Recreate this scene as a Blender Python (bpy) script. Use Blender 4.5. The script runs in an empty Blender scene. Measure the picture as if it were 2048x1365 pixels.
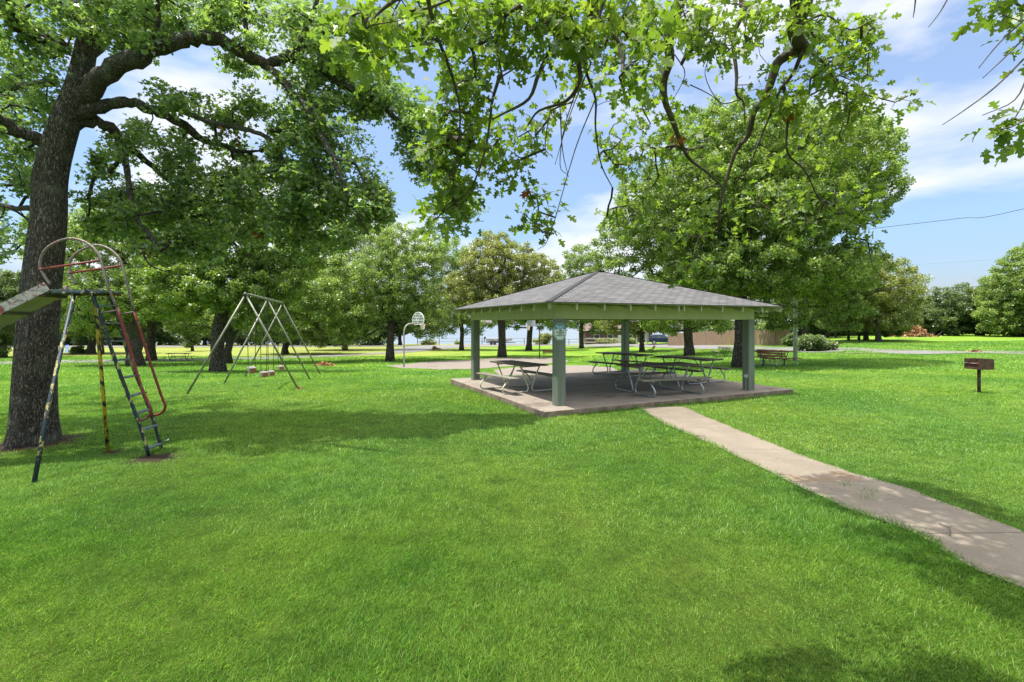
import bpy, math, random
import numpy as np
from mathutils import Vector

# ------------------------------------------------------------------ camera, sky, sun, exposure
SC = bpy.context.scene
COL = SC.collection
F, CX, HY, CZ = 970.0, 1024.0, 646.0, 2.0
cam_d = bpy.data.cameras.new('camera')
cam = bpy.data.objects.new('camera', cam_d); COL.objects.link(cam)
cam.location = (0, 0, CZ); cam.rotation_euler = (math.radians(90), 0, 0)
cam_d.sensor_width = 36; cam_d.lens = 36*F/2048; cam_d.shift_y = -36.5/2048
cam_d.clip_start = 0.05; cam_d.clip_end = 9000
SC.camera = cam
SUN_EL = 73.0
SUN_DIR = Vector((-.94, -.30, 0)).normalized()
W = bpy.data.worlds.new('World'); SC.world = W; W.use_nodes = True
nt = W.node_tree; N = nt.nodes; Lk = nt.links
N.clear()
out = N.new('ShaderNodeOutputWorld'); bg = N.new('ShaderNodeBackground'); Lk.new(bg.outputs[0], out.inputs[0])
sky = N.new('ShaderNodeTexSky'); sky.sky_type = 'NISHITA'; sky.sun_disc = False
sky.sun_elevation = math.radians(SUN_EL); sky.sun_rotation = math.atan2(SUN_DIR.x, SUN_DIR.y)
sky.air_density = 1.0; sky.dust_density = .4; sky.ozone_density = 2.0
tc = N.new('ShaderNodeTexCoord'); mp = N.new('ShaderNodeMapping')
mp.inputs['Scale'].default_value = (1.0, 1.0, 2.6); mp.inputs['Location'].default_value = (2.2, 7.7, 1.3)
nz = N.new('ShaderNodeTexNoise'); nz.inputs['Scale'].default_value = 2.1; nz.inputs['Detail'].default_value = 9; nz.inputs['Roughness'].default_value = .52
nz.inputs['Distortion'].default_value = .15
rp = N.new('ShaderNodeValToRGB'); rp.color_ramp.elements[0].position = .48; rp.color_ramp.elements[1].position = .60
mix = N.new('ShaderNodeMix'); mix.data_type = 'RGBA'
Lk.new(tc.outputs['Generated'], mp.inputs[0]); Lk.new(mp.outputs[0], nz.inputs['Vector']); Lk.new(nz.outputs['Fac'], rp.inputs[0])
mul = N.new('ShaderNodeMath'); mul.operation = 'MULTIPLY_ADD'; mul.inputs[1].default_value = .76; mul.inputs[2].default_value = .16
Lk.new(rp.outputs[0], mul.inputs[0]); Lk.new(mul.outputs[0], mix.inputs[0])
tint = N.new('ShaderNodeMix'); tint.data_type = 'RGBA'; tint.blend_type = 'MULTIPLY'; tint.inputs[0].default_value = 1; 
sz_ = N.new('ShaderNodeSeparateXYZ'); Lk.new(tc.outputs['Generated'], sz_.inputs[0])
hz_ = ramp_ = N.new('ShaderNodeValToRGB'); Lk.new(sz_.outputs[2], hz_.inputs[0])
for e_, (p_, c_) in zip([hz_.color_ramp.elements[0], hz_.color_ramp.elements[1], hz_.color_ramp.elements.new(.16)], ((.02, (.26, .25, .31, 1)), (.55, (.48, .67, .76, 1)), (.16, (.37, .46, .53, 1)))): e_.position = p_; e_.color = c_
Lk.new(hz_.outputs[0], tint.inputs[7])
Lk.new(sky.outputs[0], tint.inputs[6]); Lk.new(tint.outputs[2], mix.inputs[6]); mix.inputs[7].default_value = (3.05, 3.1, 3.2, 1)
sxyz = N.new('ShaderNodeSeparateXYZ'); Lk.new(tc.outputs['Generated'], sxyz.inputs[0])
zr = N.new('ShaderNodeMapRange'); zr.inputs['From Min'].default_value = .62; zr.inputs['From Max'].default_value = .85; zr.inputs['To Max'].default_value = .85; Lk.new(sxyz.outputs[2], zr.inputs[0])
hi = N.new('ShaderNodeMix'); hi.data_type = 'RGBA'; hi.inputs[7].default_value = (10.5, 10.3, 10.0, 1)  # added white glow overhead, above the frame, to fill the shadows
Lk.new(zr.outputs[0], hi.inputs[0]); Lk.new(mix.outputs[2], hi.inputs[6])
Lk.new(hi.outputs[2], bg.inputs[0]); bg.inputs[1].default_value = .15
sl = bpy.data.lights.new('sun', 'SUN'); sl.energy = 3.3; sl.angle = math.radians(.55); sl.color = (1, .965, .90)
so = bpy.data.objects.new('sun', sl); COL.objects.link(so)
sv = Vector((SUN_DIR.x*math.cos(math.radians(SUN_EL)), SUN_DIR.y*math.cos(math.radians(SUN_EL)), math.sin(math.radians(SUN_EL))))
so.rotation_euler = sv.to_track_quat('Z', 'Y').to_euler()
so.location = (-20, -10, 60)
SC.view_settings.view_transform = 'Standard'; SC.view_settings.look = 'None'
SC.view_settings.exposure = 1.25; SC.view_settings.gamma = 1
SC.cycles.max_bounces = 9; SC.cycles.diffuse_bounces = 7; SC.cycles.transmission_bounces = 7; SC.cycles.transparent_max_bounces = 6
SC.cycles.sample_clamp_indirect = 6

# ------------------------------------------------------------------ helpers
def sm(a, b, x):
    t = np.clip((np.asarray(x, float)-a)/(b-a), 0, 1); return t*t*(3-2*t)
PD = [0, 12, 16, 20, 25, 30, 38, 46, 60, 90, 115, 4000]
PV = [0, 0, .06, .25, .58, .93, 1.45, 1.70, 1.95, 2.4, 2.95, 3.1]
WT = [-9, .13, .33, .43, .57, .70, 1.05, 9]
WV = [1, 1, .75, .5, .3, .12, .04, .02]
def terr(x, y):
    x = np.asarray(x, float); y = np.asarray(y, float)
    ys = np.maximum(y, 1.0); t = x/ys
    d = np.maximum(y, 0)
    z = -np.interp(d, PD, PV)*np.interp(t, WT, WV)
    lake = sm(112, 150, d)*(1-sm(.36, .46, t))
    z = z-13*lake
    near = 1-sm(30, 60, d)
    z = z+near*.02*(np.sin(x*1.3+.4*y)+np.sin(.9*y-.5*x+1))*sm(2, 5, np.hypot(x, y))*(1-sm(0, 1, 1-np.minimum(1, np.abs(x-3)/9+.3)))
    return z
def tz(x, y): return float(terr(x, y))
def P(px, py, Y): return Vector(((px-CX)/F*Y, Y, CZ+(HY-py)/F*Y))
_ys = np.concatenate([np.arange(1.2, 40, .02), np.arange(40, 300, .1)])
def gp(px, py, dz=0.0):
    k = (px-CX)/F; s = (py-HY)/F
    ray = CZ-s*_ys
    hit = np.nonzero(ray <= terr(k*_ys, _ys)+dz)[0]
    Y = float(_ys[hit[0]]) if len(hit) else 200.0
    return Vector((k*Y, Y, tz(k*Y, Y)+dz))
def tag(o, label=None, cat=None, group=None, kind=None):
    if label: o['label'] = label
    if cat: o['category'] = cat
    if group: o['group'] = group
    if kind: o['kind'] = kind
    return o
def empty(name, loc, rz=0, **k):
    o = bpy.data.objects.new(name, None); o.location = loc; o.rotation_euler = (0, 0, rz)
    o.empty_display_size = .2; COL.objects.link(o); return tag(o, **k)
def copy_tree(o, parent=None):
    c = o.copy(); COL.objects.link(c); c.parent = parent
    for ch in [q for q in bpy.data.objects if q.parent == o]:
        copy_tree(ch, c)
    return c
class MB:
    def __init__(s): s.v = []; s.f = []; s.uv = {}
    def add(s, vs, fs):
        o = len(s.v); s.v += [tuple(p) for p in vs]; s.f += [tuple(i+o for i in f) for f in fs]; return s
    def box(s, c, size, rz=0, mat=None):
        hx, hy, hz = size[0]/2, size[1]/2, size[2]/2
        pts = [Vector((x, y, z)) for z in (-hz, hz) for x, y in ((-hx, -hy), (hx, -hy), (hx, hy), (-hx, hy))]
        if mat is not None: pts = [mat @ p for p in pts]
        elif rz:
            cs, sn = math.cos(rz), math.sin(rz); pts = [Vector((p.x*cs-p.y*sn, p.x*sn+p.y*cs, p.z)) for p in pts]
        c = Vector(c)
        return s.add([p+c for p in pts], [(0, 3, 2, 1), (4, 5, 6, 7), (0, 1, 5, 4), (1, 2, 6, 5), (2, 3, 7, 6), (3, 0, 4, 7)])
    def beam(s, a, b, w, h, up=(0, 0, 1)):
        a, b = Vector(a), Vector(b); d = (b-a).normalized(); r = d.cross(Vector(up)).normalized(); u = r.cross(d)
        r = r*w/2; u = u*h/2
        vs = [a-r-u, a+r-u, a+r+u, a-r+u, b-r-u, b+r-u, b+r+u, b-r+u]
        return s.add(vs, [(0, 3, 2, 1), (4, 5, 6, 7), (0, 1, 5, 4), (1, 2, 6, 5), (2, 3, 7, 6), (3, 0, 4, 7)][::1])
    def tube(s, pts, r, n=8, cap=True):
        pts = [Vector(p) for p in pts]; m = len(pts)
        rr = list(r) if hasattr(r, '__len__') else [r]*m
        t0 = (pts[1]-pts[0]).normalized()
        u = t0.orthogonal().normalized(); base = len(s.v)
        for i, p in enumerate(pts):
            t = (pts[min(i+1, m-1)]-pts[max(i-1, 0)])
            t = t.normalized() if t.length > 1e-9 else t0
            u = (u-t*u.dot(t)); u = u.normalized() if u.length > 1e-6 else t.orthogonal().normalized()
            w = t.cross(u)
            for k in range(n):
                a = 2*math.pi*k/n; q = p+(u*math.cos(a)+w*math.sin(a))*rr[i]; s.v.append((q.x, q.y, q.z))
        for i in range(m-1):
            for k in range(n):
                a = base+i*n+k; b = base+i*n+(k+1) % n; s.f.append((a, b, b+n, a+n))
        if cap:
            s.f.append(tuple(base+k for k in range(n))[::-1]); s.f.append(tuple(base+(m-1)*n+k for k in range(n)))
        return s
    def prism(s, poly, z0, z1):
        n = len(poly)
        vs = [(p[0], p[1], z0) for p in poly]+[(p[0], p[1], z1) for p in poly]
        return s.add(vs, [tuple(range(n))[::-1], tuple(range(n, 2*n))]+[(i, (i+1) % n, n+(i+1) % n, n+i) for i in range(n)])
    def build(s, name, mat, parent=None, smooth=False, bevel=0, **k):
        me = bpy.data.meshes.new(name); me.from_pydata(s.v, [], s.f); me.update()
        if smooth: me.polygons.foreach_set('use_smooth', [True]*len(me.polygons))
        o = bpy.data.objects.new(name, me); COL.objects.link(o)
        if mat: me.materials.append(mat)
        if parent: o.parent = parent
        if bevel:
            b = o.modifiers.new('bevel', 'BEVEL'); b.width = bevel; b.segments = 2; b.limit_method = 'ANGLE'
        return tag(o, **k)
def smooth_pts(pts, n=4):
    pts = [Vector(p) for p in pts]
    if len(pts) < 3: return pts
    q = [pts[0]*2-pts[1]]+pts+[pts[-1]*2-pts[-2]]; o = []
    for i in range(1, len(q)-2):
        for k in range(n):
            t = k/n
            o.append(.5*((2*q[i])+(q[i+1]-q[i-1])*t+(2*q[i-1]-5*q[i]+4*q[i+1]-q[i+2])*t*t+(3*q[i]-q[i-1]-3*q[i+1]+q[i+2])*t**3))
    o.append(pts[-1]); return o
def np_mesh(name, V, polys_k, mat, parent=None, **kw):
    """V (n,3) laid out polygon after polygon, each polygon with polys_k vertices"""
    me = bpy.data.meshes.new(name); n = len(V); m = n//polys_k
    me.vertices.add(n); me.vertices.foreach_set('co', np.ascontiguousarray(V, dtype=np.float32).ravel())
    me.loops.add(n); me.loops.foreach_set('vertex_index', np.arange(n, dtype=np.int32))
    me.polygons.add(m); me.polygons.foreach_set('loop_start', np.arange(0, n, polys_k, dtype=np.int32))
    me.update(calc_edges=True); me.validate()
    me.materials.append(mat)
    o = bpy.data.objects.new(name, me); COL.objects.link(o)
    if parent: o.parent = parent
    return tag(o, **kw)

# ------------------------------------------------------------------ materials
def new_mat(name):
    m = bpy.data.materials.new(name); m.use_nodes = True
    return m, m.node_tree.nodes, m.node_tree.links, m.node_tree.nodes['Principled BSDF']
def noise_node(N, L, scale, detail=4, rough=.55, coord='Object', stretch=None, dist=0):
    tc = N.new('ShaderNodeTexCoord'); mp = N.new('ShaderNodeMapping')
    if stretch: mp.inputs['Scale'].default_value = stretch
    nz = N.new('ShaderNodeTexNoise'); nz.inputs['Scale'].default_value = scale; nz.inputs['Detail'].default_value = detail
    nz.inputs['Roughness'].default_value = rough; nz.inputs['Distortion'].default_value = dist
    if coord == 'World':
        g = N.new('ShaderNodeNewGeometry'); L.new(g.outputs['Position'], mp.inputs[0])
    else: L.new(tc.outputs[coord], mp.inputs[0])
    L.new(mp.outputs[0], nz.inputs['Vector']); return nz
def ramp(N, L, src, stops):
    r = N.new('ShaderNodeValToRGB'); cr = r.color_ramp
    while len(cr.elements) < len(stops): cr.elements.new(.5)
    for e, (p, c) in zip(cr.elements, stops): e.position = p; e.color = (*c, 1) if len(c) == 3 else c
    L.new(src, r.inputs[0]); return r
def mixc(N, L, fac, a, b, mode='MIX'):
    m = N.new('ShaderNodeMix'); m.data_type = 'RGBA'; m.blend_type = mode
    for sock, v in ((m.inputs[0], fac), (m.inputs[6], a), (m.inputs[7], b)):
        if hasattr(v, 'is_output'): L.new(v, sock)
        elif isinstance(v, (int, float)): sock.default_value = v
        else: sock.default_value = (*v, 1)
    return m.outputs[2]
def bump(N, L, src, b, strength=.4, dist=.01):
    bn = N.new('ShaderNodeBump'); bn.inputs['Strength'].default_value = strength; bn.inputs['Distance'].default_value = dist
    L.new(src, bn.inputs['Height']); L.new(bn.outputs[0], b.inputs['Normal'])
def m_noise(name, c1, c2, scale=6, rough=.7, metal=0, bs=.2, bd=.004, coord='Object', stretch=None, lo=.35, hi=.65, detail=5):
    m, N, L, b = new_mat(name); nz = noise_node(N, L, scale, detail, .6, coord, stretch)
    r = ramp(N, L, nz.outputs['Fac'], [(lo, c1), (hi, c2)]); L.new(r.outputs[0], b.inputs['Base Color'])
    b.inputs['Roughness'].default_value = rough; b.inputs['Metallic'].default_value = metal
    if bs: bump(N, L, nz.outputs['Fac'], b, bs, bd)
    return m
def m_leaf(name, c1, c2, c3, trans=.38, rough=.45, spec=.4, nscale=.6):
    m, N, L, b = new_mat(name)
    g = N.new('ShaderNodeNewGeometry'); nz = noise_node(N, L, nscale, 3, .5, 'World')
    r = ramp(N, L, g.outputs['Random Per Island'], [(0, c1), (.55, c2), (.97, c3)])
    r2 = ramp(N, L, nz.outputs['Fac'], [(.3, (.72, .78, .66)), (.7, (1.2, 1.15, 1.0))])
    c = mixc(N, L, 1.0, r.outputs[0], r2.outputs[0], 'MULTIPLY')
    L.new(c, b.inputs['Base Color']); b.inputs['Roughness'].default_value = rough; b.inputs['Specular IOR Level'].default_value = spec
    tr = N.new('ShaderNodeBsdfTranslucent')
    c2_ = mixc(N, L, 1.0, c, (1.42, 1.55, .62), 'MULTIPLY'); L.new(c2_, tr.inputs[0])
    ms = N.new('ShaderNodeMixShader'); ms.inputs[0].default_value = trans
    L.new(b.outputs[0], ms.inputs[1]); L.new(tr.outputs[0], ms.inputs[2])
    L.new(ms.outputs[0], N['Material Output'].inputs[0]); return m
def m_bark(name, dark, light, sc=1.0, lichen=0.25):
    m, N, L, b = new_mat(name)
    tc = N.new('ShaderNodeTexCoord'); mp = N.new('ShaderNodeMapping'); mp.inputs['Scale'].default_value = (1, 1, .26)
    L.new(tc.outputs['Object'], mp.inputs[0])
    wn = N.new('ShaderNodeTexNoise'); wn.inputs['Scale'].default_value = 7*sc; wn.inputs['Detail'].default_value = 3
    L.new(mp.outputs[0], wn.inputs['Vector'])
    vm = N.new('ShaderNodeVectorMath'); vm.operation = 'MULTIPLY_ADD'; vm.inputs[1].default_value = (.16, .16, .16)
    L.new(wn.outputs['Color'], vm.inputs[0]); L.new(mp.outputs[0], vm.inputs[2])
    vo = N.new('ShaderNodeTexVoronoi'); vo.feature = 'DISTANCE_TO_EDGE'; vo.inputs['Scale'].default_value = 17*sc
    L.new(vm.outputs[0], vo.inputs['Vector'])
    nz = noise_node(N, L, 30*sc, 6, .65)
    r = ramp(N, L, vo.outputs['Distance'], [(.03, dark), (.13, tuple((a+b_)/2*.7 for a, b_ in zip(dark, light))), (.28, light)])
    r3 = ramp(N, L, nz.outputs['Fac'], [(.3, (.55, .55, .55)), (.75, (1.3, 1.3, 1.3))])
    c = mixc(N, L, 1.0, r.outputs[0], r3.outputs[0], 'MULTIPLY')
    n2 = noise_node(N, L, 2.3*sc, 4, .6); r2 = ramp(N, L, n2.outputs['Fac'], [(.52, (0, 0, 0)), (.7, (1, 1, 1))])
    mm = N.new('ShaderNodeMath'); mm.operation = 'MULTIPLY'; mm.inputs[1].default_value = lichen; L.new(r2.outputs[0], mm.inputs[0])
    c = mixc(N, L, mm.outputs[0], c, (.17, .19, .14)); L.new(c, b.inputs['Base Color']); b.inputs['Roughness'].default_value = .92
    ad = N.new('ShaderNodeMath'); ad.operation = 'MULTIPLY_ADD'; ad.inputs[1].default_value = .35; L.new(nz.outputs['Fac'], ad.inputs[0])
    r4 = ramp(N, L, vo.outputs['Distance'], [(0, (0, 0, 0)), (.3, (1, 1, 1))]); L.new(r4.outputs[0], ad.inputs[2])
    bump(N, L, ad.outputs[0], b, 1.0, .035/sc); return m
def m_peel(name, paint, under, thr=.5, scale=9, third=None, rough=.55, metal=0, stretch=(1, 1, .45)):
    m, N, L, b = new_mat(name); nz = noise_node(N, L, scale, 6, .62, 'Object', stretch, .4)
    r = ramp(N, L, nz.outputs['Fac'], [(thr-.015, (0, 0, 0)), (thr+.015, (1, 1, 1))])
    c = mixc(N, L, r.outputs[0], under, paint)
    if third:
        n2 = noise_node(N, L, scale*.8, 5, .6, 'Generated', (3, 3, 9)); r2 = ramp(N, L, n2.outputs['Fac'], [(.56, (0, 0, 0)), (.58, (1, 1, 1))])
        c = mixc(N, L, r2.outputs[0], c, third)
    n3 = noise_node(N, L, 25, 4); r3 = ramp(N, L, n3.outputs['Fac'], [(.3, (.7, .7, .7)), (.7, (1.15, 1.15, 1.15))])
    c = mixc(N, L, 1.0, c, r3.outputs[0], 'MULTIPLY'); L.new(c, b.inputs['Base Color'])
    b.inputs['Roughness'].default_value = rough; b.inputs['Metallic'].default_value = metal
    bump(N, L, r.outputs[0], b, .4, .002); return m

M = {}
M['bark'] = m_bark('bark', (.020, .015, .011), (.17, .145, .115), 1.9, .4)
M['bark_far'] = m_bark('bark_far', (.03, .025, .02), (.15, .125, .10), .8, .15)
M['bark_grey'] = m_bark('bark_grey', (.06, .055, .05), (.22, .205, .19), .8, .3)
M['twig'] = m_noise('twig', (.035, .025, .018), (.11, .085, .06), 20, .9, 0, .6, .003)
M['leaf_oak'] = m_leaf('leaf_oak', (.11, .175, .105), (.185, .275, .15), (.32, .41, .155), .48, .36, .6)
M['leaf_near'] = m_leaf('leaf_near', (.10, .165, .04), (.165, .245, .055), (.26, .335, .08), .52, .42, .5, 1.2)
M['leaf_bg'] = m_leaf('leaf_bg', (.105, .17, .068), (.195, .28, .092), (.345, .41, .13), .42, .38, .6, .35)
M['leaf_bg_yellow'] = m_leaf('leaf_bg_yellow', (.14, .175, .065), (.225, .25, .09), (.35, .34, .14), .38, .36, .7, .35)
M['leaf_bg_dark'] = m_leaf('leaf_bg_dark', (.08, .13, .065), (.135, .19, .085), (.22, .27, .115), .40, .36, .7, .3)
M['leaf_far'] = m_leaf('leaf_far', (.075, .13, .065), (.11, .18, .08), (.16, .22, .09), .38, .6, .2, .1)
M['leaf_dead'] = m_leaf('leaf_dead', (.20, .10, .06), (.34, .19, .12), (.45, .29, .19), .15, .8, .1)
M['leaf_red'] = m_leaf('leaf_red', (.16, .05, .02), (.22, .08, .03), (.26, .12, .05), .3, .7, .1)

def blotch(N, L, c, spots, col, nz):
    g = N.new('ShaderNodeNewGeometry')
    for (x, y, r) in spots:
        d = N.new('ShaderNodeVectorMath'); d.operation = 'DISTANCE'; fl = N.new('ShaderNodeVectorMath'); fl.operation = 'MULTIPLY'; fl.inputs[1].default_value = (1, 1, 0)
        L.new(g.outputs['Position'], fl.inputs[0]); L.new(fl.outputs[0], d.inputs[0]); d.inputs[1].default_value = (x, y, 0)
        a = N.new('ShaderNodeMath'); a.operation = 'MULTIPLY_ADD'; a.inputs[1].default_value = r*3.2; a.inputs[2].default_value = -r*1.6; L.new(nz.outputs['Fac'], a.inputs[0])
        s_ = N.new('ShaderNodeMath'); s_.operation = 'ADD'; L.new(d.outputs['Value'], s_.inputs[0]); L.new(a.outputs[0], s_.inputs[1])
        mr = N.new('ShaderNodeMapRange'); mr.inputs['From Min'].default_value = r*1.15; mr.inputs['From Max'].default_value = r*.8; L.new(s_.outputs[0], mr.inputs[0])
        c = mixc(N, L, mr.outputs[0], c, col)
    return c
# lawn
def m_ground():
    m, N, L, b = new_mat('lawn')
    n1 = noise_node(N, L, .28, 4, .55, 'World'); n2 = noise_node(N, L, 3.2, 6, .7, 'World'); n3 = noise_node(N, L, 28, 5, .75, 'World', (1, .45, 1))
    r1 = ramp(N, L, n1.outputs['Fac'], [(.34, (.115, .225, .026)), (.5, (.18, .305, .036)), (.7, (.245, .36, .05))])
    r2 = ramp(N, L, n2.outputs['Fac'], [(.3, (.62, .66, .55)), (.7, (1.22, 1.18, 1.15))])
    r3 = ramp(N, L, n3.outputs['Fac'], [(.3, (.45, .5, .4)), (.65, (1.3, 1.28, 1.2))])
    c = mixc(N, L, 1, r1.outputs[0], r2.outputs[0], 'MULTIPLY'); c = mixc(N, L, 1, c, r3.outputs[0], 'MULTIPLY')
    # dry field beyond the footpath
    g = N.new('ShaderNodeNewGeometry'); sx = N.new('ShaderNodeSeparateXYZ'); L.new(g.outputs['Position'], sx.inputs[0])
    mr = N.new('ShaderNodeMapRange'); mr.inputs['From Min'].default_value = 50; mr.inputs['From Max'].default_value = 60; L.new(sx.outputs[1], mr.inputs[0])
    mx = N.new('ShaderNodeMapRange'); mx.inputs['From Min'].default_value = 0; mx.inputs['From Max'].default_value = -14; L.new(sx.outputs[0], mx.inputs[0])
    mu = N.new('ShaderNodeMath'); mu.operation = 'MULTIPLY'; L.new(mr.outputs[0], mu.inputs[0]); L.new(mx.outputs[0], mu.inputs[1])
    mu2 = N.new('ShaderNodeMath'); mu2.operation = 'MULTIPLY'; mu2.inputs[1].default_value = .75; L.new(mu.outputs[0], mu2.inputs[0])
    dry = mixc(N, L, 1, (.25, .25, .075), r3.outputs[0], 'MULTIPLY')
    c = mixc(N, L, mu2.outputs[0], c, dry)
    c = blotch(N, L, c, [(p_.x, p_.y, r_) for p_, r_ in _DIRT], (.15, .105, .07), n2)
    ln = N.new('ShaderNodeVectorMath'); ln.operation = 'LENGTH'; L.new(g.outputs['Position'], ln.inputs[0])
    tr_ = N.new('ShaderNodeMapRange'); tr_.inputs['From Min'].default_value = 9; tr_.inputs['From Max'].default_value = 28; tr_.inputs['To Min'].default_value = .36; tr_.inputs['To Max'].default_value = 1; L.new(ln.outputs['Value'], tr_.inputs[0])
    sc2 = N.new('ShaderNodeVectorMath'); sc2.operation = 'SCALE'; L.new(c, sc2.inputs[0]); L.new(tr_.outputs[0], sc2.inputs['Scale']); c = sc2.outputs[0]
    L.new(c, b.inputs['Base Color']); b.inputs['Roughness'].default_value = .9; b.inputs['Specular IOR Level'].default_value = .1
    bump(N, L, n3.outputs['Fac'], b, 1.0, .06); return m
_DIRT = [(gp(62, 890), .62), (gp(312, 917), .36), (gp(225, 905), .14), (gp(265, 906), .10), (gp(330, 912), .16)]
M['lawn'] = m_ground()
def m_grass():
    m, N, L, b = new_mat('grass_blades')
    g = N.new('ShaderNodeNewGeometry'); n1 = noise_node(N, L, .28, 4, .55, 'World'); n2 = noise_node(N, L, 3.2, 6, .7, 'World')
    r = ramp(N, L, g.outputs['Random Per Island'], [(0, (.095, .225, .032)), (.5, (.18, .355, .054)), (.93, (.28, .46, .08)), (1, (.42, .46, .18))])
    r1 = ramp(N, L, n1.outputs['Fac'], [(.36, (.66, .80, .72)), (.66, (1.22, 1.06, 1.0))])
    r2 = ramp(N, L, n2.outputs['Fac'], [(.32, (.58, .68, .62)), (.52, (1, 1, 1)), (.7, (1.2, 1.12, 1.1))])
    c = mixc(N, L, 1, r.outputs[0], r1.outputs[0], 'MULTIPLY'); c = mixc(N, L, 1, c, r2.outputs[0], 'MULTIPLY')
    L.new(c, b.inputs['Base Color']); b.inputs['Roughness'].default_value = .42; b.inputs['Specular IOR Level'].default_value = .4
    tr = N.new('ShaderNodeBsdfTranslucent'); L.new(mixc(N, L, 1, c, (1.25, 1.3, .8), 'MULTIPLY'), tr.inputs[0])
    ms = N.new('ShaderNodeMixShader'); ms.inputs[0].default_value = .42
    L.new(b.outputs[0], ms.inputs[1]); L.new(tr.outputs[0], ms.inputs[2]); L.new(ms.outputs[0], N['Material Output'].inputs[0]); return m
M['grass'] = m_grass()
def m_concrete(name, c1, c2, stain=(.2, .13, .09), joints=None, thr=.6, sand=None):
    m, N, L, b = new_mat(name)
    n1 = noise_node(N, L, 1.6, 6, .65, 'World'); n2 = noise_node(N, L, 45, 5, .7, 'World'); n3 = noise_node(N, L, .7, 5, .6, 'World')
    r = ramp(N, L, n1.outputs['Fac'], [(.3, c1), (.7, c2)])
    r2 = ramp(N, L, n2.outputs['Fac'], [(.3, (.8, .8, .8)), (.7, (1.14, 1.14, 1.14))])
    c = mixc(N, L, 1, r.outputs[0], r2.outputs[0], 'MULTIPLY')
    r3 = ramp(N, L, n3.outputs['Fac'], [(thr, (0, 0, 0)), (thr+.1, (.75, .75, .75))]); c = mixc(N, L, r3.outputs[0], c, stain)
    vo = N.new('ShaderNodeTexVoronoi'); vo.feature = 'DISTANCE_TO_EDGE'; vo.inputs['Scale'].default_value = .55
    g = N.new('ShaderNodeNewGeometry'); wv = N.new('ShaderNodeVectorMath'); wv.operation = 'MULTIPLY_ADD'; wv.inputs[1].default_value = (.5, .5, .5)
    L.new(n1.outputs['Color'], wv.inputs[0]); L.new(g.outputs['Position'], wv.inputs[2]); L.new(wv.outputs[0], vo.inputs['Vector'])
    r4 = ramp(N, L, vo.outputs['Distance'], [(0, (.45, .45, .45)), (.003, (0, 0, 0))]); c = mixc(N, L, r4.outputs[0], c, (.07, .055, .04))
    sy = N.new('ShaderNodeSeparateXYZ'); L.new(g.outputs['Position'], sy.inputs[0])
    dv_ = N.new('ShaderNodeMath'); dv_.operation = 'DIVIDE'; dv_.inputs[1].default_value = 1.52; L.new(sy.outputs[1], dv_.inputs[0])
    fr = N.new('ShaderNodeMath'); fr.operation = 'FRACT'; L.new(dv_.outputs[0], fr.inputs[0])
    lt = N.new('ShaderNodeMath'); lt.operation = 'LESS_THAN'; lt.inputs[1].default_value = .010; L.new(fr.outputs[0], lt.inputs[0])
    if sand: c = mixc(N, L, lt.outputs[0], c, (.08, .06, .045))
    if sand:
        c = blotch(N, L, c, [(sand[0], sand[1], .20), (sand[0]-.28, sand[1]+.05, .14), (sand[0]+.32, sand[1]+.14, .20)], (.19, .135, .085), n1)
    L.new(c, b.inputs['Base Color']); b.inputs['Roughness'].default_value = .9
    bump(N, L, n2.outputs['Fac'], b, .5, .004); return m
M['concrete'] = m_concrete('concrete', (.155, .126, .09), (.215, .178, .133), (.17, .12, .08), None, .66, sand=(3.98, 6.12))
M['slab'] = m_concrete('slab', (.20, .165, .13), (.29, .245, .195), (.10, .07, .055), None, .56)
M['slab_side'] = m_noise('slab_side', (.12, .09, .065), (.26, .20, .145), 5, .95, 0, .6, .01)
M['road'] = m_concrete('road', (.14, .13, .125), (.19, .18, .168), (.2, .18, .155), None, .62)
M['court'] = m_concrete('court', (.165, .135, .112), (.215, .18, .152), (.23, .17, .135), None, .62)
M['dirt'] = m_noise('dirt', (.25, .14, .075), (.42, .26, .155), 7, .95, 0, .6, .01)
M['green_paint'] = m_noise('green_paint', (.105, .16, .082), (.135, .195, .10), 5, .55, 0, .25, .002, 'Object', (1, 1, .2))
M['post_paint'] = m_noise('post_paint', (.105, .132, .098), (.16, .188, .145), 6, .5, 0, .4, .003, 'Object', (1, 1, .12))
M['olive_paint'] = m_noise('olive_paint', (.30, .32, .14), (.36, .38, .17), 4, .5, 0, .3, .002, 'Object', (1, 1, .3))
M['rafter_paint'] = m_noise('rafter_paint', (.25, .28, .13), (.31, .34, .17), 6, .6)
M['galv'] = m_noise('galv', (.30, .34, .34), (.42, .46, .45), 12, .42, .55, .1, .001)
M['galv_cream'] = m_noise('galv_cream', (.45, .43, .33), (.56, .53, .42), 12, .5, .2, .1, .001)
M['hoop_pole'] = m_noise('hoop_pole', (.22, .205, .175), (.32, .30, .26), 9, .55, .1, .2, .002)
M['pole_grey'] = m_noise('pole_grey', (.40, .40, .43), (.54, .54, .57), 5, .6, 0, .3, .003, 'Object', (1, 1, .15))
M['wood_dark'] = m_noise('wood_dark', (.045, .035, .028), (.12, .095, .075), 5, .8, 0, .5, .004, 'Object', (.15, 3, 3))
M['wood_grey'] = m_noise('wood_grey', (.13, .12, .095), (.27, .245, .19), 5, .8, 0, .5, .004, 'Object', (.15, 3, 3))
M['wood_red'] = m_noise('wood_red', (.14, .045, .022), (.25, .085, .04), 6, .6, 0, .4, .003, 'Object', (.2, 2, 2))
M['swing_steel'] = m_noise('swing_steel', (.13, .14, .105), (.25, .25, .19), 9, .5, .35, .2, .002, 'Object', (1, 1, .3))
M['iron'] = m_noise('iron', (.03, .026, .022), (.075, .06, .05), 10, .6, .4)
M['rust'] = m_noise('rust', (.04, .024, .018), (.11, .058, .036), 9, .8, .2, .5, .003)
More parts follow.
